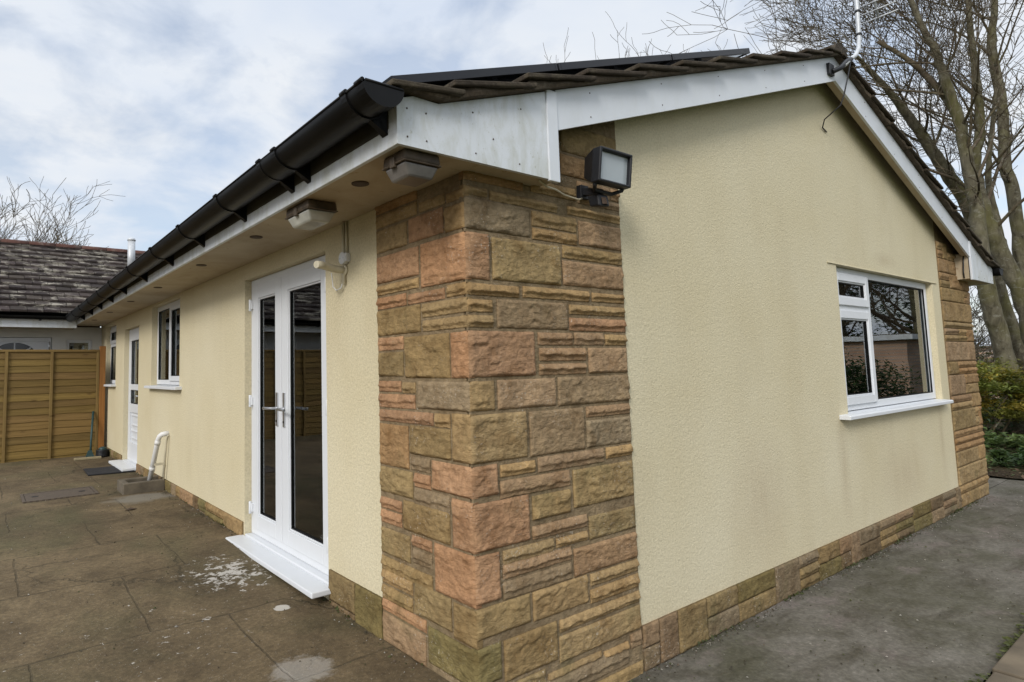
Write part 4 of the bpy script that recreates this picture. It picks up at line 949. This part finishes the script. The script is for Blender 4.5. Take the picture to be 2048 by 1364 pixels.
mb = MB(); mb.mbox(FR, -0.79, -0.755, 1.82, 1.93, 0.005, 0.0295); mb.tube([(-0.772, YW, 1.80), (-0.772, YW, 1.95)], 0.012, 8); mb.build('hinge', 'chrome', dr)
mb = MB(); mb.ring(FR, -0.529, -0.151, 1.201, 1.984, 0.045, 0.03, 0.1); w = mb.build('window', 'upvc', hb, 0.003)
pane(FR, -0.486, -0.194, 1.244, 1.941, 0.06, w)
mb = MB(); mb.tube([(0.70, 11.0, 3.38), (0.70, 11.0, 4.05)], 0.070, 24); fl = mb.build('flue', 'galv', hb)
mb = MB(); mb.tube([(0.70, 11.0, 4.0505), (0.70, 11.0, 4.07), (0.70, 11.0, 4.10), (0.70, 11.0, 4.115)], [0.078, 0.078, 0.06, 0.02], 24); mb.build('cowl', 'galv', fl)

# ------------------------------------------------------------------ fence
t = thing('fence', 'timber lap fence of horizontal boards closing the far end of the patio', 'fence', (-0.13, 8.9, 0.05))
def fpanel(x0, x1, zb, zt, seed):
    rng = random.Random(seed); mb = MB(); n = 16; h = (zt-zb)/n
    for k in range(n):
        g_ = rng.uniform(0.78, 1.18); mb.col = (g_, g_*rng.uniform(.94, 1.03), g_*rng.uniform(.85, 1.05))
        z0 = zb+h*k-0.012; z1 = z0+h+0.02; m_ = 24; A = []; B = []; ph = rng.uniform(0, 9)
        for i in range(m_+1):
            x = x0+(x1-x0)*i/m_; wv = 0.011*noise.noise(Vector((x*2.2+ph, k*3.1, 0)))+0.004*noise.noise(Vector((x*9+ph, k, 0)))
            A.append(mb.vs([(x, 8.868, z0+wv), (x, 8.880, z1+0.0), (x, 8.888, z1), (x, 8.879, z0+wv)]))
        for p, q in zip(A, A[1:]):
            for e in range(4): mb.face([p[e], p[(e+1) % 4], q[(e+1) % 4], q[e]])
        mb.face(A[0]); mb.face(A[-1])
    p = mb.build('fence_panel', 'fence', t)
    mb = MB(); mb.box(x0, x1, 8.856, 8.892, zt-0.015, zt+0.02); mb.build('capping', 'fence', p, 0.003)
    mb = MB()
    for f in (0.0, 0.32, 0.645, 1.0):
        x = x0+0.02+(x1-x0-0.04)*f; mb.box(x-0.02, x+0.02, 8.845, 8.8665, zb-0.01, zt-0.016)
    mb.build('batten', 'fencev', p, 0.003)
xr = -0.135
for k in range(4):
    fpanel(xr-1.83, xr, 0.085, 1.775, 40+k)
    if k:
        mb = MB(); g_ = 1.0; mb.box(xr+0.004, xr+0.088, 8.83, 8.915, -0.2, 1.86); mb.build('post', 'fencev', t, 0.004)
    xr -= 1.922
mb = MB(); mb.box(-0.130, -0.045, 8.845, 8.93, -0.2, 1.85); mb.build('post', 'post', t, 0.004)

# ------------------------------------------------------------------ small things on the patio
PZ = 0.142
t = thing('waste_pipe', 'white waste pipe elbowing out of the wall down into the gully', 'pipe', (-0.1, 5.2, PZ))
mb = MB(); mb.tube([(0.02, 4.98, 0.742), (-0.035, 4.98, 0.742), (-0.065, 4.99, 0.736), (-0.085, 5.01, 0.715), (-0.095, 5.03, 0.68), (-0.15, 5.20, 0.17)], 0.027, 14); mb.build('pipe', 'whiteplastic', t)
for u in (0.06, 0.62):
    p0, p1 = Vector((-0.095, 5.03, 0.68)), Vector((-0.15, 5.20, 0.17)); c = p0.lerp(p1, u); d_ = (p1-p0).normalized(); mb = MB(); mb.tube([c-d_*0.022, c+d_*0.022], 0.031, 14); mb.build('coupling', 'whiteplastic', t)
mb = MB(); mb.tube([(0.02, 4.93, 0.725), (-0.022, 4.93, 0.725), (-0.030, 4.935, 0.70), (-0.03, 5.07, 0.16)], 0.008, 8); mb.build('overflow_pipe', 'cream', t)
mb = MB(); mb.box(-0.12, 0.0, 5.075, 5.10, 0.40, 0.425); mb.build('clip', 'cream', t)
mb = MB(); z0, z1 = 0.10, 0.252
mb.box(-0.43, -0.012, 5.04, 5.105, z0, z1); mb.box(-0.43, -0.012, 5.335, 5.40, z0, z1); mb.box(-0.43, -0.365, 5.105, 5.335, z0, z1)
tag(mb.build('gully_surround', 'kerb', bevel=0.010), 'low rendered concrete kerb around the gully below the white waste pipe', 'gully kerb')
mb = MB(); mb.box(-0.364, -0.014, 5.106, 5.334, 0.10, 0.165); tag(mb.build('gully_grate', 'blackmatt'), 'dark sunken gully inside the low rendered kerb', 'gully')
mb = MB(); x0, x1, y0, y1 = -0.53, -0.005, 6.64, 7.18
mb.hexa([(x0-0.02, y0, PZ), (x1-0.02, y0-0.06, PZ), (x1, y1, PZ), (x0, y1+0.06, PZ), (x0-0.02, y0, PZ+0.016), (x1-0.02, y0-0.06, PZ+0.016), (x1, y1, PZ+0.016), (x0, y1+0.06, PZ+0.016)])
tag(mb.build('doormat', 'mat', bevel=0.004), 'black rubber doormat in front of the back door step', 'doormat')
t = thing('manhole_cover', 'rusty brown rectangular inspection cover set flush in the patio', 'manhole cover', (-0.95, 5.53, PZ))
mb = MB(); fm = lambda a, b, d: (a, b, d); mb.ring(fm, -1.30, -0.62, 5.28, 5.78, 0.028, 0.11, PZ+0.012); mb.build('frame', 'cover', t, 0.003)
mb = MB(); mb.box(-1.268, -0.652, 5.312, 5.748, 0.11, PZ+0.008); mb.build('cover_plate', 'cover', t, 0.003)
for x in (-1.18, -0.75):
    mb = MB(); mb.box(x-0.03, x+0.03, 5.51, 5.55, PZ+0.0085, PZ+0.011); mb.build('lifting_slot', 'blackmatt', t)
mb = MB(); mb.hexa([(-0.52, 8.32, PZ), (-0.16, 8.30, PZ), (-0.15, 8.42, PZ), (-0.51, 8.44, PZ), (-0.52, 8.32, PZ+0.025), (-0.16, 8.30, PZ+0.025), (-0.15, 8.42, PZ+0.025), (-0.51, 8.44, PZ+0.025)])
tag(mb.build('plank', 'plank', bevel=0.003), 'short pale timber board lying on the ground by the fence corner', 'board')
t = thing('hose_reel', 'dark hose reel with a teal top on the ground in the fence corner', 'hose reel', (-0.11, 8.5, PZ))
mb = MB()
for k in range(5):
    r_ = 0.085; mb.tube([(-0.11+r_*math.cos(q), 8.52+r_*math.sin(q), PZ+0.018+0.02*k) for q in [2*math.pi*i/20 for i in range(21)]], 0.012, 6)
mb.build('hose', 'blackmatt', t)
mb = MB(); mb.tube([(-0.11, 8.52, PZ+0.08), (-0.11, 8.52, PZ+0.13), (-0.11, 8.52, PZ+0.15)], [0.05, 0.06, 0.02], 14); mb.build('hub', 'teal', t)
t = thing('garden_tool', 'dark green long handled tool leaning against the fence beside its end post', 'garden tool', (-0.24, 8.62, PZ))
mb = MB(); mb.tube([(-0.27, 8.60, PZ), (-0.245, 8.72, 0.45), (-0.21, 8.838, 0.82)], 0.016, 8); mb.build('handle', 'teal', t)
mb = MB(); mb.hexa([(-0.34, 8.565, PZ), (-0.22, 8.565, PZ), (-0.22, 8.60, PZ), (-0.34, 8.60, PZ), (-0.30, 8.60, PZ+0.10), (-0.25, 8.60, PZ+0.10), (-0.25, 8.62, PZ+0.10), (-0.30, 8.62, PZ+0.10)]); mb.build('head', 'teal', t)
mb = MB(); mb.smooth = True
i = mb.vs([(-0.56, 4.24, PZ-0.001), (-0.50, 4.20, PZ+0.010), (-0.45, 4.25, PZ+0.001), (-0.50, 4.29, PZ+0.012), (-0.505, 4.245, PZ+0.004)])
for a, b in ((0, 1), (1, 2), (2, 3), (3, 0)): mb.face([i[a], i[b], i[4]])
tag(mb.build('dead_leaf', 'vent', fix=False), 'single curled brown leaf lying on the open patio', 'leaf')

# ------------------------------------------------------------------ trees
def branch(mb, rng, p, d, L, r, depth, bias, kids, tipr):
    n = 5 if depth > 1 else 4; pts = [p.copy()]; rr = [r]; q = p.copy(); dd = d.normalized(); spots = []
    for k in range(n):
        dd = (dd + Vector((rng.gauss(0, .13), rng.gauss(0, .13), rng.gauss(0, .12))) + bias*0.10).normalized()
        q = q + dd*(L/n); pts.append(q.copy()); rr.append(max(tipr, r*(1-(k+1)/n*0.78))); spots.append((q.copy(), dd.copy(), rr[-1], (k+1)/n))
    mb.tube(pts, rr, 6 if depth >= 3 else (4 if depth == 2 else 3), caps=False)
    if depth <= 0: return
    for c in range(kids[depth]):
        q, dd, r_, u = spots[min(n-1, int(rng.uniform(0.15, 1.0)*n))]
        a = dd.orthogonal().normalized(); a.rotate(Matrix.Rotation(rng.uniform(0, 6.283), 3, dd))
        nd_ = (dd*rng.uniform(0.6, 1.0) + a*rng.uniform(0.45, 0.95) + bias*0.25).normalized()
        branch(mb, rng, q, nd_, L*rng.uniform(0.42, 0.72), max(tipr, r_*rng.uniform(0.38, 0.58)), depth-1, bias, kids, tipr)
def spline(pts, rad, m=5):
    out = []; ro = []; P = [Vector(p) for p in pts]
    for i in range(len(P)-1):
        p0, p1, p2, p3 = P[max(i-1, 0)], P[i], P[i+1], P[min(i+2, len(P)-1)]
        for k in range(m):
            t_ = k/m; out.append(0.5*((2*p1)+(p2-p0)*t_+(2*p0-5*p1+4*p2-p3)*t_*t_+(3*p1-p0-3*p2+p3)*t_**3)); ro.append(rad[i]*(1-t_)+rad[i+1]*t_)
    out.append(P[-1]); ro.append(rad[-1]); return out, ro
def bare_tree(name, label, path, rad, seed, n_limb, limb_len, start, bias=(0, 0, 0.3), kids=(0, 3, 4, 5), group=None, tipr=0.005, forks=(), cat='tree', bark='bark'):
    rng = random.Random(seed); base = path[0]
    t = thing(name, label, cat, base, group)
    pts, rr = spline(path, rad); mb = MB()
    for i in range(len(pts)): pts[i] = pts[i] + Vector((noise.noise(Vector((i*.7, seed, 0))), noise.noise(Vector((i*.7, seed, 9))), 0))*rr[i]*0.35
    mb.tube(pts, [r*(1+0.08*noise.noise(Vector((i*1.3, seed, 3)))) for i, r in enumerate(rr)], 12); mb.build('trunk', bark, t)
    mb = MB(); B = Vector(bias)
    for fp, frd in forks:
        q, w_ = spline(fp, frd); mb.tube(q, w_, 9)
        for k in range(int(n_limb*0.6)):
            i = int(rng.uniform(0.25, 0.98)*(len(q)-1)); d0 = (q[min(i+1, len(q)-1)]-q[max(i-1, 0)]).normalized(); a = d0.orthogonal().normalized(); a.rotate(Matrix.Rotation(rng.uniform(0, 6.283), 3, d0))
            branch(mb, rng, q[i], d0*0.6+a*rng.uniform(.5, 1)+B*0.4, limb_len*rng.uniform(.5, .95), w_[i]*rng.uniform(.35, .6), 3, B, kids, tipr)
    for k in range(n_limb):
        i = int((start+(0.99-start)*(k+rng.random())/n_limb)*(len(pts)-1)); d0 = (pts[min(i+1, len(pts)-1)]-pts[max(i-1, 0)]).normalized()
        a = d0.orthogonal().normalized(); a.rotate(Matrix.Rotation(rng.uniform(0, 6.283), 3, d0))
        branch(mb, rng, pts[i], d0*rng.uniform(.4, .8)+a*rng.uniform(.6, 1.1)+B*0.5, limb_len*rng.uniform(.6, 1.15), max(0.016, rr[i]*rng.uniform(.2, .38)), 3, B, kids, tipr)
    mb.build('crown', 'twig', t); return t
G1 = 'tall bare trees behind the right end of the bungalow'
bare_tree('bare_tree', 'bare tree whose straight trunk rises just right of the far box end', [(13.75, 0.80, -0.2), (13.5, 0.86, 1.48), (13.23, 0.93, 2.39), (13.1, 0.94, 3.3), (12.98, 0.93, 4.2), (12.84, 0.95, 4.84), (12.68, 0.98, 5.67), (12.46, 1.06, 6.36), (12.29, 1.12, 6.91), (12.01, 1.27, 7.6), (11.8, 1.5, 9.2)],
          [0.17, 0.14, 0.13, 0.12, 0.105, 0.095, 0.085, 0.075, 0.06, 0.045, 0.025], 101, 12, 2.2, 0.38, (0.0, 0.2, 0.5), (0, 3, 5, 5), G1,
          forks=[([(12.68, 0.98, 5.67), (12.62, 1.15, 6.2), (12.4, 1.5, 6.9), (12.1, 1.9, 7.4)], [0.075, 0.06, 0.045, 0.03])])
bare_tree('bare_tree', 'thickest bare tree, knobbly grey trunk nearest the olive shrub', [(15.0, 0.56, -0.2), (14.66, 0.62, 1.48), (14.42, 0.70, 2.5), (14.2, 0.85, 3.2), (14.04, 0.94, 3.74), (13.91, 1.01, 4.3), (13.75, 1.03, 5.02), (13.8, 0.91, 5.78), (13.8, 0.9, 7.2), (13.7, 0.9, 9.5)],
          [0.18, 0.15, 0.14, 0.135, 0.12, 0.10, 0.085, 0.075, 0.055, 0.03], 102, 10, 2.8, 0.45, (-0.15, 0.3, 0.4), (0, 3, 5, 5), G1)
bare_tree('bare_tree', 'bare tree leaning left over the far slope of the bungalow roof', [(16.9, 1.0, -0.2), (16.5, 1.18, 1.4), (16.13, 1.32, 2.57), (15.55, 1.53, 4.5), (14.98, 1.82, 5.53), (14.68, 1.98, 6.09), (14.36, 2.15, 6.61), (14.01, 2.34, 7.12), (13.6, 2.7, 7.9)],
          [0.19, 0.165, 0.15, 0.135, 0.115, 0.10, 0.085, 0.06, 0.035], 103, 12, 2.0, 0.42, (0.05, 0.12, 0.5), (0, 4, 5, 5), G1)
bare_tree('bare_tree', 'bare tree with an upright trunk at the right edge of the view', [(18.5, 1.15, -0.2), (18.25, 1.16, 1.49), (17.89, 1.21, 3.45), (17.68, 1.19, 5.09), (17.5, 1.24, 5.82), (17.41, 1.17, 7.1), (17.17, 1.2, 8.47), (17.18, 1.07, 9.56), (17.1, 1.0, 11.5)],
          [0.15, 0.135, 0.125, 0.118, 0.11, 0.10, 0.085, 0.06, 0.03], 104, 15, 3.4, 0.36, (-0.1, 0.3, 0.4), (0, 4, 5, 5), G1)
bare_tree('bare_tree', 'slender bare tree between the two thick trunks', [(15.9, 0.84, -0.2), (15.7, 0.87, 1.48), (15.54, 0.89, 2.41), (15.19, 1.02, 3.61), (15.05, 1.05, 4.2), (14.91, 1.08, 4.86), (14.91, 1.01, 5.54), (15.01, 0.84, 6.8)],
          [0.10, 0.085, 0.08, 0.07, 0.06, 0.055, 0.045, 0.025], 105, 8, 2.0, 0.35, (-0.1, 0.3, 0.35), (0, 3, 4, 4), G1)
bare_tree('bare_tree', 'rounded bare tree crown above the ridge of the white bungalow at far left', [(-0.6, 21.6, -0.2), (-0.6, 21.5, 1.6), (-0.6, 21.4, 2.8), (-0.5, 21.3, 3.9)], [0.22, 0.19, 0.16, 0.10], 107, 26, 2.3, 0.55, (0.12, 0, 0.42), (0, 4, 5, 6), None, tipr=0.007)
for k, (x, y, h, s_, lab) in enumerate(((14.2, 10.2, 9.1, 108, 'bare treetop twigs rising over the solar panels, left of the pair'), (16.2, 8.9, 8.8, 109, 'bare treetop twigs rising over the solar panels, right of the pair'))):
    bare_tree('bare_tree', lab, [(x, y, -0.2), (x+.1, y, 3.5), (x, y+.1, 7.0), (x, y, h)], [0.17, 0.14, 0.10, 0.045], s_, 9, 2.2, 0.6, (0, 0, 0.8), (0, 2, 3, 3), 'treetops over the roof', tipr=0.006)

# ------------------------------------------------------------------ shrubs by the far corner
def leafy(name, label, c, rad, n, size, cols, seed, layered=False, stems=6, stem_h=None, cat='shrub', group=None, clump=16, flat=0.5):
    rng = random.Random(seed); t = thing(name, label, cat, (c[0], c[1], c[2]-rad[2]), group)
    mb = MB(); sm_ = []
    for k in range(clump):
        while True:
            u = Vector((rng.uniform(-1, 1), rng.uniform(-1, 1), rng.uniform(-1, 1)))
            if 0.25 < u.length < 1.0: break
        ctr = Vector((c[0]+u.x*rad[0], c[1]+u.y*rad[1], c[2]+u.z*rad[2])); sm_.append(ctr)
        cr = rng.uniform(0.22, 0.42)*min(rad[0], rad[1]); base = rng.choice(cols); gl = rng.uniform(0.75, 1.2)
        for i in range(n//clump):
            v = Vector((rng.gauss(0, .5), rng.gauss(0, .5), rng.gauss(0, .5)*(0.32 if layered else 0.7)))*cr*1.25; p = ctr+v
            nrm = Vector((rng.gauss(0, flat), rng.gauss(0, flat), 1)).normalized(); a = nrm.orthogonal().normalized(); a.rotate(Matrix.Rotation(rng.uniform(0, 6.283), 3, nrm)); b = nrm.cross(a)
            L = size*rng.uniform(.6, 1.35); w_ = L*rng.uniform(.30, .48); g_ = gl*rng.uniform(.7, 1.3)
            mb.face(mb.vs([p-a*L*.5, p-b*w_*.5+nrm*L*.05, p+a*L*.5-nrm*L*.08, p+b*w_*.5+nrm*L*.05]), (base[0]*g_, base[1]*g_, base[2]*g_))
    mb.build('foliage', 'leaf', t, fix=False)
    mb = MB(); b0 = Vector((c[0], c[1], c[2]-rad[2]-(stem_h or 0)))
    for k in range(stems):
        e = rng.choice(sm_); q = b0+Vector((rng.uniform(-.12, .12), rng.uniform(-.12, .12), 0)); m_ = q.lerp(e, .5)+Vector((rng.uniform(-.06, .06), rng.uniform(-.06, .06), .06)); mb.tube([q, m_, e], [0.022, 0.015, 0.006], 6)
    mb.build('stems', 'twig', t); return t
OL = [(0.20, 0.17, 0.022), (0.145, 0.15, 0.024), (0.25, 0.195, 0.026), (0.10, 0.12, 0.02)]
GR = [(0.035, 0.065, 0.018), (0.05, 0.085, 0.022), (0.028, 0.05, 0.016)]
LG = [(0.075, 0.115, 0.03), (0.10, 0.14, 0.04), (0.05, 0.085, 0.025)]
leafy('olive_shrub', 'large layered olive green shrub beside the far stone corner', (12.0, 0.95, 0.80), (0.95, 0.75, 0.62), 9000, 0.075, OL, 201, True, 9, 0.35, clump=46)
leafy('olive_shrub', 'second olive shrub partly cut off by the right edge', (12.7, 0.1, 0.65), (0.75, 0.6, 0.6), 6000, 0.075, OL, 202, True, 7, 0.35, clump=36)
leafy('green_shrub', 'dark green bush behind and below the layered olive shrub', (12.9, 1.9, 0.45), (1.2, 1.0, 0.65), 7000, 0.085, GR, 203, False, 6, 0.1, clump=40)
leafy('green_shrub', 'low dark green bush close against the far corner of the bungalow', (9.9, 1.25, 0.30), (0.6, 0.6, 0.42), 3200, 0.075, GR, 204, False, 5, 0.05, clump=24)
leafy('leafy_plant', 'low yellow green leafy plant at the edge of the flower bed', (9.55, 0.62, 0.02), (0.32, 0.32, 0.16), 900, 0.075, LG, 205, False, 4, 0.04, 'plant', clump=14)
leafy('leafy_plant', 'broad leaved green plant under the olive shrub at the right edge', (10.9, 0.30, 0.05), (0.55, 0.38, 0.22), 1300, 0.11, LG, 206, False, 5, 0.05, 'plant', clump=16)
leafy('green_shrub', 'dense bush far back under the bare trees', (17.0, 3.2, 0.7), (2.0, 1.6, 0.9), 8000, 0.11, GR+OL[1:2], 207, False, 6, 0.1, clump=50)
bare_tree('thicket', 'pale brown leafless thicket between the far corner and the tree trunks', [(16.5, 2.7, -0.2), (16.5, 2.7, 0.4), (16.5, 2.6, 1.1)], [0.07, 0.06, 0.04], 131, 26, 1.7, 0.1, (0, 0, 0.45), (0, 4, 5, 6), None, tipr=0.005, cat='bush', bark='scrub')
leafy('leafy_plant', 'dark green strap leaved clump in the bed beyond the path end', (9.9, 0.15, 0.02), (0.5, 0.25, 0.2), 1100, 0.10, GR, 208, False, 4, 0.04, 'plant', clump=14)
# low moss and weeds where path meets paving
mb = MB(); rng = random.Random(61)
for k in range(1500):
    x = rng.uniform(0.6, 4.6); y = -1.035+rng.gauss(0, .022); dn = 0.5+noise.noise(Vector((x*2.3, 0, 5)))
    if rng.random() > dn: continue
    a = Vector((rng.uniform(-1, 1), rng.uniform(-1, 1), 0)).normalized(); b = Vector((-a.y, a.x, 0.4)); L = rng.uniform(.006, .022); p = Vector((x, y, -0.135+rng.uniform(0, .022))); g_ = rng.uniform(.6, 1.4)
    mb.face(mb.vs([p-a*L, p-b*L*.5, p+a*L, p+b*L*.5]), (0.075*g_, 0.085*g_, 0.025*g_))
o = mb.build('moss', 'leaf', fix=False); tag(o, 'line of green moss and weeds along the joint of path and paving', 'moss', kind='stuff')
# grit and crumbs of leaf on the paving, thickest along the foot of the walls
mb = MB(); rng = random.Random(64)
for k in range(2600):
    q = rng.random()
    if q < 0.35: x, y = rng.uniform(0.9, 7.4), -0.03-abs(rng.gauss(0, .03)); z = -0.143
    elif q < 0.6: x, y = rng.uniform(0.8, 8.0), rng.uniform(-1.0, -0.05); z = -0.143
    elif q < 0.8: x, y = -0.02-abs(rng.gauss(0, .05)), rng.uniform(0.35, 8.6); z = patio_z(x, y)+0.003
    else: x, y = rng.uniform(-1.8, -0.05), rng.uniform(0.4, 8.4); z = patio_z(x, y)+0.003
    L = rng.uniform(.002, .007)*(1.6 if rng.random() < .12 else 1); a = rng.uniform(0, 6.28); g_ = rng.uniform(.5, 1.3); ca, sa = math.cos(a)*L, math.sin(a)*L
    i = mb.vs([(x-ca, y-sa, z), (x+sa*.7, y-ca*.7, z), (x+ca, y+sa, z), (x-sa*.6, y+ca*.6, z), (x, y, z+L*.8)])
    cl = rng.choice(((0.30, 0.28, 0.24), (0.12, 0.09, 0.06), (0.06, 0.05, 0.03), (0.075, 0.08, 0.03))); cl = tuple(c*g_ for c in cl)
    for e in range(4): mb.face([i[e], i[(e+1) % 4], i[4]], cl)
o = mb.build('grit', 'leaf', fix=False); tag(o, 'loose grit and leaf crumbs scattered over the paving', 'grit', kind='stuff')
mb = MB(); rng = random.Random(65)
for k in range(1400):
    if rng.random() < .6: x, y, z = rng.uniform(1.0, 7.45), -0.022-abs(rng.gauss(0, .009)), -0.15; u_ = x
    else: x, y = -0.018-abs(rng.gauss(0, .009)), rng.uniform(0.35, 8.4); z = patio_z(x, y)-0.004; u_ = y+20
    if noise.noise(Vector((u_*2.0, 0, 9))) < 0.05: continue
    z += rng.uniform(0, .02); a = Vector((rng.uniform(-1, 1), rng.uniform(-1, 1), rng.uniform(-.2, .9))).normalized(); b = a.orthogonal().normalized(); L = rng.uniform(.004, .014); p = Vector((x, y, z)); g_ = rng.uniform(.5, 1.3)
    mb.face(mb.vs([p-a*L, p-b*L*.5, p+a*L, p+b*L*.5]), (0.06*g_, 0.07*g_, 0.02*g_))
o = mb.build('moss', 'leaf', fix=False); tag(o, 'tufts of moss along the foot of the stone plinth', 'moss', kind='stuff')
# leaf litter on the bed
mb = MB(); rng = random.Random(62)
for k in range(2600):
    x = rng.uniform(8.85, 14); y = rng.uniform(-0.15, 3.0); z = -0.13+0.16*sstep(8.8, 11.5, x)+0.05*noise.noise(Vector((x*0.9, y*0.9, 4)))+0.03*noise.noise(Vector((x*4, y*4, 4)))+0.012
    a = Vector((rng.uniform(-1, 1), rng.uniform(-1, 1), rng.uniform(-.4, .4))).normalized(); b = Vector((-a.y, a.x, rng.uniform(-.4, .4))); L = rng.uniform(.015, .04); p = Vector((x, y, z)); g_ = rng.uniform(.5, 1.4)
    mb.face(mb.vs([p-a*L, p-b*L*.6, p+a*L, p+b*L*.6]), rng.choice(((0.13*g_, 0.085*g_, 0.05*g_), (0.09*g_, 0.055*g_, 0.03*g_), (0.06*g_, 0.075*g_, 0.025*g_))))
o = mb.build('leaf_litter', 'leaf', fix=False); tag(o, 'scattered dead leaves over the flower bed', 'leaves', kind='stuff')
# low brick wall and shed roof seen past the tree trunks
t = thing('garden_wall', 'low pinkish brick wall glimpsed behind the shrubs and trunks', 'wall', (24, 4, 0))
mb = MB(); mb.box(24.0, 24.22, -0.2, 9.0, -0.3, 1.62); mb.build('brickwork', 'brick', t); mb = MB(); mb.box(23.95, 24.27, -0.25, 9.05, 1.62, 1.69); mb.build('coping', 'kerb', t, 0.01)

# ------------------------------------------------------------------ what the gable window reflects: garage, hedge and trees across the path, with an added dark mass
t = thing('garage', 'pinkish brick garage with a white roof edge, seen mirrored in the gable window', 'garage', (17, -5, 0))
mb = MB(); mb.box(16.0, 21.0, -8.5, -2.8, -0.3, 1.80); mb.build('brickwork', 'brick', t)
mb = MB(); mb.box(15.85, 21.15, -8.65, -2.65, 1.801, 1.92); mb.build('roof_edge', 'fascia', t, 0.005)
mb = MB(); mb.box(15.9, 21.1, -8.6, -2.7, 1.921, 1.94); mb.build('roof', 'kerb', t)
leafy('hedge', 'dark green hedge in front of the brick garage, seen mirrored in the gable window', (13.6, -3.4, 0.45), (1.0, 1.6, 0.80), 9000, 0.1, GR, 210, False, 6, 0.0, 'hedge', clump=50)
leafy('added_evergreen', 'big leafy mass added out of view behind the brick garage to darken the gable window reflection', (25.5, -5.5, 3.6), (2.0, 4.0, 1.9), 5200, 0.20, GR, 211, False, 10, 1.4, 'tree', clump=46)  # added out of view to darken the sky mirrored in the gable panes
bare_tree('bare_tree', 'bare tree behind the brick garage, seen mirrored in the gable window', [(22.5, -4.2, -0.2), (22.5, -4.2, 2.0), (22.4, -4.3, 4.0), (22.2, -4.4, 6.5)], [0.24, 0.2, 0.15, 0.07], 121, 26, 3.4, 0.25, (0, 0, 0.4), (0, 3, 5, 6), None)
bare_tree('bare_tree', 'second bare tree beside the brick garage, seen mirrored in the gable window', [(23.5, -6.8, -0.2), (23.5, -6.8, 2.0), (23.5, -6.7, 4.5), (23.5, -6.9, 7.5)], [0.24, 0.2, 0.15, 0.07], 122, 26, 3.4, 0.25, (0, 0, 0.4), (0, 3, 5, 6), None)
